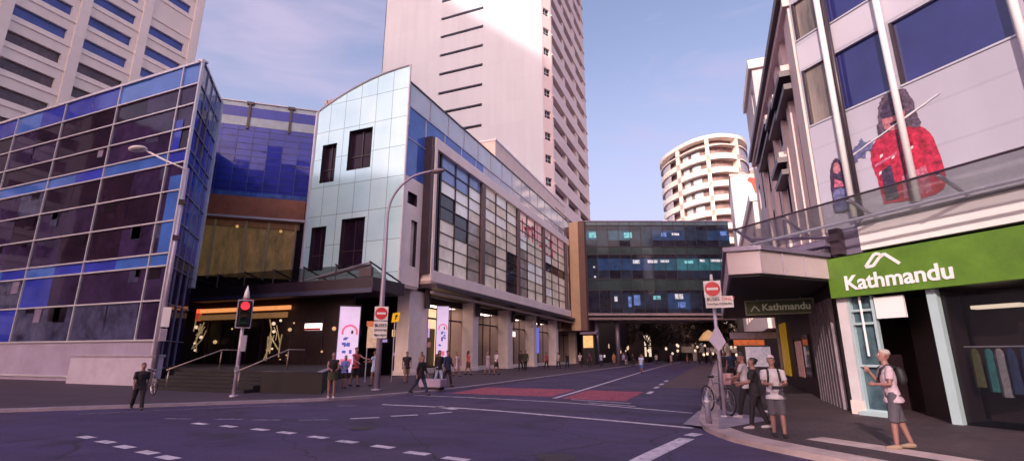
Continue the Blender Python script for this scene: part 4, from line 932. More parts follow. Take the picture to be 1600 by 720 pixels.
# ------------------------------------------------------------------ glass bridge building across the street
bri = thing('bridge_building', 'dark glass bridge building spanning the street with strips of lit windows', 'bridge', (13, 50, 7))
BFm = FR(3.26, 46.97, .927, .375, .375, -.927)   # a runs to the right, facing the camera
LBR = 23.6
P_T = [M('bridge_teal', (.02, .055, .08), .08, var=.6, scale=.6, spec=.8), M('bridge_black', (.012, .009, .018), .08, var=.5, scale=.4, spec=.6), M('bridge_greenish', (.03, .05, .055), .12, var=.4, scale=.4)]
mb = MB()
ab = [LBR*i/13 for i in range(14)]
T_ = [wavy(M('bridge_teal_%d' % k, c, .08, var=.55, scale=.9, spec=.5, es=e, ecol=ec), .04) for k, (c, e, ec) in enumerate([((.012,.012,.026),0,None), ((.018,.035,.065),0,None), ((.025,.085,.14),.03,(.1,.5,.8)), ((.03,.13,.175),.05,(.12,.66,.82)), ((.022,.05,.13),.03,(.1,.3,.9)), ((.02,.03,.06),0,None)])]
seq1 = [2,1,2,2,1,1,4,4,4,1,1,4,4]; seq2 = [1,4,4,4,4,4,2,2,3,3,3,3,3]; seq3 = [0,0,5,1,1,5,5,4,4,5,0,0,0]
for z0, z1, sq_ in [(7.9, 8.6, None), (8.6, 11.1, seq3), (11.1, 11.6, None), (13.4, 14.8, None), (14.8, 16.7, seq2), (16.7, 17.4, None), (18.7, 19.8, None), (19.8, 21.4, seq1), (21.4, 22.3, None)]:
    panes(mb, BFm, ab, [z0, z1], 0, [T_[0], T_[0], T_[5]], int(z0*9), .015, (lambda i, j, r_, q=sq_: T_[q[i]]) if sq_ else None)
for z0, z1 in ((11.6, 13.4), (17.4, 18.7)): panes(mb, BFm, ab, [z0, z1], 0, [P_T[2]], 5, .01)
BFm.quad(mb, 0, LBR, 22.3, 22.9, 0, P_T[0])
gw = mb.build('glass_wall', bri)
f = MB(); mk_ = M('mull_bridge', (.03, .022, .035), .4)
for i in range(14): BFm.box(f, LBR*i/13-.04, LBR*i/13+.04, 7.9, 22.9, 0, .07, mk_)
for z in (11.6, 13.4, 17.4, 18.7, 22.3): BFm.box(f, 0, LBR, z-.06, z+.06, 0, .11, mk_)
f.build('mullion', gw)
blit = [M('bridge_lit_blue', (.10, .2, .5), es=.16, ecol=(.16, .32, .95), var=.9, scale=1.8), M('bridge_lit_cyan', (.15, .5, .6), es=.22, ecol=(.22, .72, .85), var=.9, scale=2), M('bridge_lit_white', (.6, .7, .8), es=.28, ecol=(.65, .8, 1), var=.9, scale=2.5)]
mb = MB()
rr = random.Random(8)
for (a0, a1, z0, z1, k) in [(.5,1.7,20.2,21.2,1),(6.3,7.6,20.2,21.1,1),(12.4,13.3,20.4,21.1,0),(14.2,15.4,20.6,21.0,2),(22.2,23.2,20.6,21.3,0),(7.5,8.6,15.9,16.5,2),(9.9,11.5,16.0,16.5,2),(12.0,13.4,16.1,16.5,2),(15.9,17.3,15.9,16.4,1),(18.4,19.2,16.2,16.6,2),(20.2,22.9,16.2,16.6,2),
                            (4.2,4.7,9.8,10.6,2),(6.4,6.9,8.9,10.6,0),(7.3,8.3,9.2,10.8,0),(10.4,11.6,10.1,10.7,1),(13.9,15.2,10.2,11.0,2),(14.3,15.5,8.8,9.7,0),(1.0,1.3,15.2,15.5,2),(1.1,1.4,13.6,13.9,2)]:
    BFm.quad(mb, a0, a1, z0, z1, .03, blit[k])
mb.build('lit_window', bri)
mb = MB(); BFm.box(mb, -.6, LBR+.2, 7.55, 7.9, -9, .5, M('bridge_beam', (.30, .22, .25), .5)); BFm.box(mb, -.6, LBR+.2, 6.9, 7.25, -9, .2, M('bridge_beam2', (.20, .14, .16), .5)); BFm.box(mb, -.6, LBR+.2, 7.25, 7.55, -8.9, .0, black_mat); mb.build('edge_beam', bri)
mb = MB(); BFm.box(mb, 0, LBR, 7.9, 22.85, -9, -.05, maroon); BFm.box(mb, -.2, LBR+.2, 22.9, 23.1, -9, .15, purple_metal); mb.build('core', bri)
for a in (1.5, 4.8): 
    mb = MB(); mb.tube([BFm.p(a, .09, -2), BFm.p(a, 6.9, -2)], .35, purple_metal, 12); mb.build('column', bri, smooth=True)
# buildings beyond the bridge, low on the skyline
far = thing('far_terrace', 'pale low building just showing above the bridge roof', 'building', (14, 90, 0))
mb = MB(); mb.box(2, 13, 92, 110, 16, 33, cream_lit); mb.build('wall', far); mb = MB(); mb.box(2.1, 12.9, 92.1, 110, 0, 16, maroon); mb.build('lower_storey', far); mb = MB(); mb.box(1.8, 13.2, 91.8, 110.2, 33, 33.6, white_paint); mb.box(4, 6, 95, 98, 33.6, 35, beige_frame); mb.build('parapet', far)
# shops beyond the bridge, lit shopfronts closing the view down the street
fs = thing('far_shops', 'dark shopfronts with glowing windows under and beyond the bridge', 'building', (4, 75, 0))
mb = MB(); mb.box(-6, 2.0, 57, 130, 0, 16, maroon); mb.box(26, 34, 56, 130, 0, 16, maroon); mb.box(-6, 60, 150, 156, 0, 17, M('far_wall', (.03, .016, .016), .8, var=.5, scale=.3)); mb.box(24.9, 34, 55.5, 56.5, 0, 7.5, maroon); mb.build('wall', fs)
mb = MB(); rr = random.Random(12)
glow = M('far_glow', (.8, .5, .3), es=1.0, ecol=(1, .66, .45), var=.5, scale=2); glow2 = M('far_glow_pale', (.8, .65, .6), es=.8, ecol=(1, .8, .72), var=.5, scale=2)
for k in range(16):
    y = rr.uniform(58, 120); z = rr.uniform(.6, 3); mb.box(2.0, 2.06, y, y+rr.uniform(.4, 1.3), z, z+rr.uniform(.3, .9), rr.choice([glow, glow2, pink_skin]))
for k in range(12):
    y = rr.uniform(58, 120); z = rr.uniform(.6, 3); mb.box(25.94, 26, y, y+rr.uniform(.4, 1.3), z, z+rr.uniform(.3, .8), rr.choice([glow, pink_skin]))
for k in range(26):
    x = rr.uniform(2, 24); z = rr.uniform(.6, 5.2); mb.box(x, x+rr.uniform(.3, .9), 149.9, 150, z, z+rr.uniform(.3, 1.4), rr.choice([glow, glow2, pink_skin, glow2]))
mb.build('lit_window', fs)
mb = MB(); mb.box(2.5, 4.4, 45.2, 47, .1, 4.6, black_mat); mb.box(2.7, 4.2, 45.05, 45.2, 2.6, 4.4, M('kiosk_glow', (.7,.4,.15), es=.7, ecol=(1,.55,.22), var=.6, scale=2)); mb.box(2.3, 4.9, 44.6, 47, 4.6, 4.95, purple_metal)
tag(mb.build('shop_kiosk'), 'dark kiosk with warm glowing front at the foot of the tan brick pillar', 'kiosk')

ls = thing('sunlit_facade_bit', 'tall cream block beneath the middle of the bridge, glowing as sunlit far facade', 'sign', (9.2, 70, .09))  # added glowing block standing in for a sunlit bit of far facade
mb = MB(); mb.box(8.6, 9.8, 70, 70.4, 1.2, 5.2, M('sunlit_bit_glow', (.9,.7,.55), es=.9, ecol=(1,.74,.58), var=.6, scale=1.6)); mb.build('lit_face', ls, bevel=.03)
mb = MB(); mb.box(8.4, 10.0, 69.95, 70.5, 5.2, 6.4, M('sunlit_bit_cap', (.22,.11,.07), .6)); mb.box(8.5, 9.9, 69.97, 70.45, .09, 1.2, black_mat); mb.box(8.5, 9.9, 69.95, 70, 3.0, 3.25, black_mat); mb.build('sunlit_bit_bands', ls)
um = thing('parasol', 'tan cafe parasol glowing warm at the right end beneath the bridge', 'parasol', (20.6, 53.2, .1))
mb = MB(); mb.tube([(20.6, 53.2, .1), (20.6, 53.2, 5.0)], .06, mull_d, 8); mb.build('pole', um)
mb = MB(); mb.loft([(20.6, 53.2, 3.7, 1.5, 1.5), (20.6, 53.2, 4.0, 1.45, 1.45), (20.6, 53.2, 4.9, .7, .7), (20.6, 53.2, 5.3, .08, .08)], M('parasol_tan', (.45,.28,.14), .8, es=.22, ecol=(1,.62,.3), var=.3), 10); mb.build('canopy', um)

# ------------------------------------------------------------------ unseen blocks around the viewer, added to shade the street and darken reflections
bh = thing('shading_tower', 'unseen tall pale tower far behind the viewer, roof raked to shape the shade', 'tower', (-24, -260, 0))  # unseen, shaped to shade the street and edge the tower's sun patch
mb = MB(); x0, x1 = -57, 9
zt = lambda x: 184.8-.89*(x+18.3)
mb.add([(x0,-280,0),(x1,-280,0),(x1,-250,0),(x0,-250,0),(x0,-280,zt(x0)),(x1,-280,zt(x1)),(x1,-250,zt(x1)),(x0,-250,zt(x0))], [(0,3,2,1),(4,5,6,7),(0,1,5,4),(1,2,6,5),(2,3,7,6),(3,0,4,7)], cream_lit)
mb.build('wall', bh); mb = MB()
for i in range(19):
    for k in range(5):
        x = x0+3+k*13; mb.box(x, x+9, -250.1, -249.9, 6+8*i, 9+8*i, darkwin)
mb.build('window', bh)
b2 = thing('shading_block', 'unseen tan block behind the viewer, added to shade the right-hand corner', 'building', (60, -80, 0))  # unseen block added to keep sun off the right-hand corner
mb = MB(); mb.box(26.5, 110, -100, -76, 0, 52, tan); mb.build('wall', b2)
b3 = thing('reflected_dark_block', 'unseen dark brick block far left of the viewer, added to darken glass reflections', 'building', (-110, -60, 0))  # unseen dark mass added for the left glass block to mirror
mb = MB(); mb.box(-150, -80, -110, -24, 0, 46, brown); mb.build('wall', b3); mb = MB()
for i in range(6):
    for k in range(9): mb.box(-80.02, -79.94, -108+9*k, -103+9*k, 4+7*i, 8+7*i, darkwin)
mb.build('window', b3)

# ------------------------------------------------------------------ street furniture
sil = M('signal_grey', (.46, .40, .52), .45, .3, var=.15, scale=5)
def disc(mb, c, r, th, nrm, m, n=24, r2=None):
    c = Vector(c); nrm = Vector(nrm).normalized(); a = nrm.cross(Vector((0, 0, 1))).normalized(); b = a.cross(nrm)
    mb.add([c+(a*math.cos(2*math.pi*k/n)+b*math.sin(2*math.pi*k/n))*r for k in range(n)]+[c+nrm*th+(a*math.cos(2*math.pi*k/n)+b*math.sin(2*math.pi*k/n))*r for k in range(n)],
           [tuple(range(n)), tuple(range(n, 2*n))]+[(k, (k+1) % n, n+(k+1) % n, n+k) for k in range(n)], m)
def face(x, y):
    v = Vector((CAM[0]-x, CAM[1]-y, 0)).normalized(); return v
# traffic signal
tx, ty = 4.55, -16.6
tl = thing('traffic_light', 'grey traffic light pole showing red, with a white cone cap, in front of the steps', 'traffic light', (tx, ty, .09))
mb = MB(); mb.tube([(tx, ty, .09), (tx, ty, 3.85)], [.075, .06], sil, 12); mb.tube([(tx, ty, .09), (tx, ty, .16)], .16, sil, 12); mb.build('pole', tl, smooth=True)
mb = MB(); mb.tube([(tx, ty, 3.78), (tx, ty, 4.0), (tx, ty, 4.28)], [.12, .085, .01], white_paint, 12); mb.tube([(tx, ty, 3.70), (tx, ty, 3.78)], [.13, .12], M('band_red', (.3,.08,.12), .5), 12); mb.build('cap', tl, smooth=True)
v = face(tx, ty); SG = FR(tx+v.x*.1, ty+v.y*.1, -v.y, v.x, v.x, v.y)
mb = MB(); SG.box(mb, -.24, .24, 2.66, 3.68, .0, .03, black_plastic); SG.box(mb, -.17, .17, 2.74, 3.62, .03, .2, black_plastic); hd = mb.build('signal_head', tl, bevel=.01)
mb = MB()
for (a0, a1, z0, z1) in [(-.265,.265,3.67,3.71),(-.265,.265,2.62,2.66),(-.275,-.235,2.65,3.69),(.235,.275,2.65,3.69)]: SG.box(mb, a0, a1, z0, z1, .02, .05, sil)
mb.build('border', hd)
for i, (z, m) in enumerate(((3.46, M('lamp_red', (1, .05, .05), .3, es=2.2, ecol=(1, .02, .035))), (3.17, M('lamp_amber_off', (.06, .03, .01), .25)), (2.89, M('lamp_green_off', (.01, .05, .03), .25)))):
    mb = MB(); disc(mb, SG.p(0, z, .205), .125 if i else .15, .02, SG.n+(0,), m); mb.build('lamp', hd)
    mb = MB()
    for k in range(9):
        w0, w1 = math.pi*(k/9), math.pi*((k+1)/9); r = .14
        mb.quad(SG.p(r*math.cos(w0), z+r*math.sin(w0), .2), SG.p(r*math.cos(w1), z+r*math.sin(w1), .2), SG.p(r*math.cos(w1), z+r*math.sin(w1)-.02, .38), SG.p(r*math.cos(w0), z+r*math.sin(w0)-.02, .38), black_plastic)
    mb.build('visor', hd)
mb = MB(); SG.box(mb, .02, .2, 1.75, 2.35, -.1, .08, sil); SG.box(mb, -.08, .06, 1.0, 1.22, -.04, .1, steel); mb.build('push_button_box', tl, bevel=.015)

bk = thing('stone_seat', 'low pale lilac stone block seat on the pavement beside the striding person', 'seat', (9.3, -10.2, .09))
mb = MB(); mb.box(8.75, 9.9, -10.5, -9.9, .2, .55, M('seat_stone', (.34, .26, .38), .7, var=.15, scale=3)); mb.build('top', bk, bevel=.03)
mb = MB(); mb.box(8.85, 9.8, -10.42, -9.98, .09, .2, black_mat); mb.build('plinth', bk)
# curved street lamp with no-entry sign
lx, ly = 7.39, -11.76
sl = thing('street_lamp', 'tall thin street lamp whose arm curves over the street at the white corner building', 'street lamp', (lx, ly, .09))
lpm = M('lamp_post_grey', (.36, .30, .42), .45, .4, var=.1, scale=3)
mb = MB(); cur = arc([(lx, ly, 8.2), (lx+.12, ly+.05, 8.9), (lx+.5, ly+.2, 9.6), (lx+1.1, ly+.45, 10.15), (lx+1.9, ly+.77, 10.4)], 5)
mb.tube([(lx, ly, .09), (lx, ly, 3.9), (lx, ly, 6)]+cur, [.14, .12, .085]+[.06]*len(cur), lpm, 12); mb.tube([(lx, ly, .09), (lx, ly, .16)], .22, lpm, 12); mb.build('post', sl, smooth=True)
mb = MB(); mb.ball((lx+2.15, ly+.87, 10.4), .32, M('lantern_grey', (.25,.2,.26), .4), 12, 7, (1.3, .6, .38)); mb.build('lantern', sl, smooth=True)
def no_entry(x, y, z, r, name, lab, plate=None, letters=None):
    t = thing(name, lab, 'sign', (x, y, z)); v = face(x, y); F = FR(x+v.x*.15, y+v.y*.15, -v.y, v.x, v.x, v.y)
    mb = MB(); F.box(mb, -r*1.12, r*1.12, z-r*1.15, z+r*1.15, 0, .02, white_paint); mb.build('backing', t, bevel=.004)
    mb = MB(); disc(mb, F.p(0, z, .022), r, .012, F.n+(0,), red_paint); mb.build('disc', t)
    mb = MB(); F.box(mb, -r*.72, r*.72, z-r*.17, z+r*.17, .035, .045, white_paint); mb.build('bar', t)
    if plate:
        a0, a1, z0, z1 = plate
        mb = MB(); F.box(mb, a0, a1, z0, z1, 0, .02, white_paint); p = mb.build('plate', t, bevel=.004)
        for (txt, sz, a, zz, m) in letters: text_mesh(txt, sz, m, F, a, zz, .035, None).parent = p
    return t, F
dk = M('sign_black', (.03, .02, .035), .5)
no_entry(lx, ly, 3.45, .27, 'no_entry_sign', 'red no entry disc with grey text plate fixed to the curved street lamp post', (-.3, .3, 2.35, 3.1),
         [('BUSES', .2, -.27, 2.85, dk), ('EXCEPTED', .125, -.27, 2.66, dk), ('8am-6pm', .14, -.26, 2.45, dk)])
# yellow arrow sign and cream notice in front of the shopfront
ys = thing('yellow_sign', 'yellow tilted square sign on a thin pole near the white column', 'sign', (4.3, -6.3, .09))
v = face(4.3, -6.3); F = FR(4.3+v.x*.06, -6.3+v.y*.06, -v.y, v.x, v.x, v.y)
mb = MB(); mb.tube([(4.3, -6.3, .09), (4.3, -6.3, 3.5)], .03, steel, 8); mb.build('pole', ys)
mb = MB(); CFp = [(-.2, 3.42), (.22, 3.5), (.28, 4.02), (-.14, 3.96)]; F.shape(mb, CFp, 0, .02, M('sign_yellow', (.85, .50, .01), .4, es=.15, ecol=(1,.6,0))); pnl = mb.build('panel', ys)
mb = MB(); F.shape(mb, [(-.02, 3.6), (.06, 3.6), (.1, 3.78), (.18, 3.76), (.1, 3.9), (-.04, 3.8), (.03, 3.78)], .022, .004, dk); mb.build('arrow', pnl)
ns = thing('notice_stand', 'cream notice board with orange head panel standing left of the curved lamp post', 'notice board', (3.2, -6.8, .09))
v = face(3.2, -6.8); F = FR(3.2, -6.8, -v.y, v.x, v.x, v.y)
mb = MB(); F.box(mb, -.32, .32, 2.0, 3.2, -.04, .04, M('notice_cream', (.62,.46,.34), .5, es=.12, ecol=(1,.7,.5), var=.25, scale=5)); mb.build('panel', ns, bevel=.01)
mb = MB(); F.box(mb, -.38, .42, 3.2, 3.5, -.05, .05, M('notice_orange', (.55,.16,.06), .5, es=.12, ecol=(1,.35,.15))); mb.build('head_panel', ns, bevel=.01)
mb = MB()
for a in (-.28, .28): F.box(mb, a-.03, a+.03, .09, 2.0, -.03, .03, steel)
mb.build('leg', ns)
# tall lit advertising panels
def ad_panel(x, y, z0, z1, wd, lab, seed):
    t = thing('advertising_panel', lab, 'advertising panel', (x, y, .09)); v = face(x, y); F = FR(x, y, -v.y, v.x, v.x, v.y)
    h = z1-z0
    mb = MB(); F.box(mb, -wd/2, wd/2, z0, z1, -.12, 0, M('ad_face', (.6, .45, .66), .3, es=.55, ecol=(.82, .66, 1), var=.16, scale=1.4)); p = mb.build('lit_face', t, bevel=.01)
    mb = MB(); F.box(mb, -wd/2-.06, -wd/2, .09, z1+.05, -.15, .03, mull_d); F.box(mb, wd/2, wd/2+.06, .09, z1+.05, -.15, .03, mull_d); F.box(mb, -wd/2-.06, wd/2+.06, z1, z1+.1, -.15, .03, mull_d); mb.build('frame', t)
    mb = MB(); pk = M('ad_pink', (.7, .1, .2), .4, es=.4, ecol=(1, .25, .4)); bl = M('ad_blue', (.08, .1, .35), .4, es=.25, ecol=(.2, .25, .9), var=.5, scale=3)
    n = 16; ca, cz, r0, r1 = wd*.05, z0+h*.60, wd*.30, wd*.40
    for k in range(n):
        w0, w1 = math.pi*(-.1+1.2*k/n), math.pi*(-.1+1.2*(k+1)/n)
        F.shape(mb, [(ca+r0*math.cos(w0), cz+r0*math.sin(w0)), (ca+r1*math.cos(w0), cz+r1*math.sin(w0)), (ca+r1*math.cos(w1), cz+r1*math.sin(w1)), (ca+r0*math.cos(w1), cz+r0*math.sin(w1))], .003, .004, pk)
    rr = random.Random(seed)
    for k in range(9):
        a = rr.uniform(-.3, .2)*wd; z = z0+h*rr.uniform(.28, .52); F.box(mb, a, a+wd*rr.uniform(.08, .2), z, z+h*rr.uniform(.02, .07), .002+.001*k, .012+.001*k, bl)
    F.box(mb, wd*.12, wd*.22, z0+h*.58, z0+h*.63, .004, .016, dk); F.box(mb, -wd*.3, wd*.25, z0+h*.12, z0+h*.2, .004, .01, pk)
    mb.build('artwork', p)
    return t
ad_panel(-1.75, -3.0, .45, 4.85, 1.35, 'tall glowing white and pink advertising panel beneath the left end of the corner overhang', 1)
ad_panel(.75, 5.4, 1.0, 5.5, .95, 'tall glowing lilac advertising panel between the corner column and the next bay', 2)

# lamp pole on the left
px_, py_ = -4.95, -13.55
lp = thing('signal_lamp_pole', 'pale pole with boxes and long lamp arm in front of the blue glass block', 'street lamp', (px_, py_, .09))
mb = MB(); mb.tube([(px_, py_, .09), (px_, py_, 11.7)], [.14, .08], lpm, 12); mb.tube([(px_, py_, 11.6), (px_-1.3, py_-.5, 12.2), (px_-2.3, py_-.95, 12.75)], .05, white_paint, 8); mb.build('post', lp, smooth=True)
mb = MB(); mb.ball((px_-2.75, py_-1.15, 12.85), .5, white_paint, 12, 7, (1.3, .7, .28)); mb.build('lantern', lp, smooth=True)
mb = MB(); v = face(px_, py_); F = FR(px_+v.x*.12, py_+v.y*.12, -v.y, v.x, v.x, v.y)
F.box(mb, -.02, .34, 3.0, 4.0, 0, .18, white_paint); F.box(mb, .0, .3, 2.3, 2.9, 0, .16, lpm); mb.build('control_box', lp, bevel=.015)
mb = MB()
for z in (9.6, 7.6): F.box(mb, -.16, .16, z, z+.24, -.3, .06, mull_d)
mb.build('pole_clamp', lp)

# no-entry sign pole on the right kerb
rx, ry = 21.56, -16.4
rp_ = MB(); rp_.tube([(rx, ry, .1), (rx, ry, 3.55)], .045, sil, 10); rp_.tube([(rx, ry, 3.55), (rx, ry, 3.74)], [.05, .03], white_paint, 10); rp_.tube([(rx, ry, .1), (rx, ry, .15)], .11, sil, 10)
tag(rp_.build('sign_pole', smooth=True), 'slim grey pole with white tip on the right kerb, bicycle leaning at its foot', 'pole')
no_entry(rx, ry, 3.33, .19, 'no_entry_sign', 'red no entry disc with wide white plate reading buses excepted on the right kerb pole', (-.2, .48, 2.83, 3.13),
         [('BUSES', .12, -.17, 3.02, dk), ('ONLY', .12, .2, 3.02, red_paint), ('7am-7pm MON-FRI', .075, -.17, 2.91, dk)])
gs_ = MB(); v = face(rx, ry); F = FR(rx+v.x*.06, ry+v.y*.06, -v.y, v.x, v.x, v.y)
F.shape(gs_, [(-.22, 2.0), (0, 2.38), (.06, 2.3), (.2, 1.95), (.02, 1.72)], 0, .012, M('sign_back_grey', (.42, .38, .55), .4, .3))
tag(gs_.build('kerb_sign'), 'pale grey back of a diamond sign halfway up the right kerb pole', 'sign')
bo = MB(); bx_, by_ = 21.2, -17.75
bo.tube([(bx_, by_, .1), (bx_, by_, .66), (bx_, by_, .72)], [.065, .065, .035], M('bollard_grey', (.36, .33, .46), .45, .3, var=.15, scale=6), 14); bo.tube([(bx_, by_, .54), (bx_, by_, .61)], .069, M('bollard_band', (.6, .55, .62), .4), 14)
tag(bo.build('bollard', smooth=True), 'short grey bollard on the kerb corner in front of the bicycle', 'bollard')

# bicycle
def bicycle(x, y, rz, lab, basket):
    t = thing('bicycle', lab, 'bicycle', (x, y, .1), rz=R(rz)); bl = M('bike_frame', (.30, .26, .34), .35, .5); tyre = M('tyre_rubber', (.015, .012, .016), .8); chrome = M('bike_chrome', (.45, .42, .5), .25, .8)
    for yy in (-.52, .52):
        wh = MB(); ring = [(0, yy+.33*math.cos(2*math.pi*k/28), .35+.33*math.sin(2*math.pi*k/28)) for k in range(29)]; wh.tube(ring, .02, tyre, 7, False); w_ = wh.build('wheel', t, smooth=True, local=True)
        rm = MB(); ring = [(0, yy+.305*math.cos(2*math.pi*k/28), .35+.305*math.sin(2*math.pi*k/28)) for k in range(29)]; rm.tube(ring, .012, chrome, 5, False)
        for k in range(12): rm.tube([(.02*(-1)**k, yy, .35), (0, yy+.3*math.cos(2*math.pi*k/12), .35+.3*math.sin(2*math.pi*k/12))], .003, chrome, 4)
        rm.tube([(-.05, yy, .35), (.05, yy, .35)], .025, chrome, 8); rm.build('rim', w_, local=True)
    fr = MB(); bbk, st, ht = (0, .05, .3), (0, .2, .82), (0, -.36, .84)
    for a, b, r in [(bbk, st, .017), (bbk, (0, -.38, .74), .019), ((0, .19, .76), ht, .017), ((.05, .52, .35), (0, .06, .3), .011), ((-.05, .52, .35), (0, .06, .3), .011), ((.05, .52, .35), (0, .19, .74), .009), ((-.05, .52, .35), (0, .19, .74), .009), ((.05, -.52, .35), (.04, -.4, .68), .012), ((-.05, -.52, .35), (-.04, -.4, .68), .012), ((.04, -.4, .68), (0, -.35, .88), .016), ((-.04, -.4, .68), (0, -.35, .88), .016), (st, (0, .22, .92), .013)]:
        fr.tube([a, b], r, bl, 7)
    fr.build('frame', t, smooth=True, local=True)
    h = MB(); h.tube([(-.28, -.28, 1.04), (-.24, -.36, 1.0), (0, -.38, .96), (.24, -.36, 1.0), (.28, -.28, 1.04)], .014, chrome, 7); h.tube([(0, -.35, .86), (0, -.38, .97)], .014, chrome, 7); h.build('handlebar', t, smooth=True, local=True)
    s = MB(); s.ball((0, .24, .95), .13, black_plastic, 10, 6, (.65, 1.05, .3)); s.build('saddle', t, smooth=True, local=True)
    p = MB(); p.tube([(-.09, .05, .3), (.09, .05, .3)], .012, chrome, 6); p.tube([(.09, .05, .3), (.1, -.06, .17)], .01, chrome, 6); p.tube([(-.09, .05, .3), (-.1, .16, .43)], .01, chrome, 6); p.box(.1, .19, -.1, -.03, .155, .18, black_plastic); p.box(-.19, -.1, .13, .2, .42, .445, black_plastic); disc(p, (.03, .05, .3), .09, .006, (1, 0, 0), chrome, 20); p.build('crank', t, local=True)
    if basket:
        b = MB(); b.loft([(0, -.58, .78, .13, .11), (0, -.6, .84, .15, .125), (0, -.6, 1.06, .18, .15)], M('basket_pink', (.62, .36, .42), .6, var=.2, scale=20), 4); b.build('basket', t, local=True)
    return t
bicycle(21.42, -15.6, 30, 'dark bicycle with pink front basket parked against the right kerb sign pole', True)
bicycle(.6, -17.2, 75, 'dark bicycle parked by the kerb at the far left, behind the walker in black', False)

# ------------------------------------------------------------------ people
skin_a = M('skin_light', (.26, .12, .11), .55, var=.06, scale=8); skin_b = M('skin_tan', (.26, .13, .10), .55, var=.06, scale=8)
hair_d = M('hair_dark', (.015, .010, .012), .5); hair_br = M('hair_brown', (.06, .03, .025), .5); hair_bl = M('hair_fair', (.38, .25, .16), .5); hair_gr = M('hair_grey', (.35, .28, .28), .6)
def cloth(n, c): return M('cloth_'+n, c, .85, var=.14, scale=9, bump=.25)
C_black = cloth('black', (.016, .010, .017)); C_white = cloth('white', (.44, .37, .44)); C_pinkw = cloth('pale_pink', (.45, .32, .39)); C_grey = cloth('grey', (.075, .06, .085))
C_navy = cloth('navy', (.02, .025, .075)); C_blue = cloth('blue', (.10, .14, .42)); C_lblue = cloth('light_blue', (.36, .42, .66)); C_red = cloth('red', (.35, .05, .07)); C_khaki = cloth('khaki', (.26, .17, .13)); C_lil = cloth('lilac', (.30, .24, .34)); C_olive = cloth('olive', (.045, .04, .025))

def remeshed(mb, voxel, name, mats, smooth_it=2):
    me = bpy.data.meshes.new(name); me.from_pydata([tuple(v) for v in mb.v], [], mb.f); me.update()
    bm = bmesh.new(); bm.from_mesh(me); bmesh.ops.recalc_face_normals(bm, faces=bm.faces); bm.to_mesh(me); bm.free()
    o = bpy.data.objects.new(name, me); COL.objects.link(o)
    r = o.modifiers.new('r', 'REMESH'); r.mode = 'VOXEL'; r.voxel_size = voxel; r.use_smooth_shade = True
    if smooth_it:
        s = o.modifiers.new('s', 'SMOOTH'); s.factor = .5; s.iterations = smooth_it
    dg = bpy.context.evaluated_depsgraph_get()
    m2 = bpy.data.meshes.new_from_object(o.evaluated_get(dg)); bpy.data.objects.remove(o); bpy.data.meshes.remove(me)
    m2.name = name; m2.materials.clear()
    for m in mats: m2.materials.append(m)
    for p in m2.polygons: p.use_smooth = True; p.material_index = 0
    if name in ('shirt', 'trousers', 'shorts', 'skirt') and len(m2.vertices) < 9000 and voxel < .0165:
        off = Vector((len(m2.vertices)*.13, .7, .2))
        for v in m2.vertices:
            c = v.co; n = mnoise.noise(Vector((c.x*9, c.y*9, c.z*(4.5 if name != 'shirt' else 8)))+off)*.011+mnoise.noise(Vector((c.x*21, c.y*21, c.z*13))+off)*.005
            v.co = c+v.normal*n
    if name == 'hair':
        for v in m2.vertices:
            c = v.co; v.co = c+v.normal*(mnoise.noise(Vector((c.x*60, c.y*60, c.z*22)))*.007)
    return m2

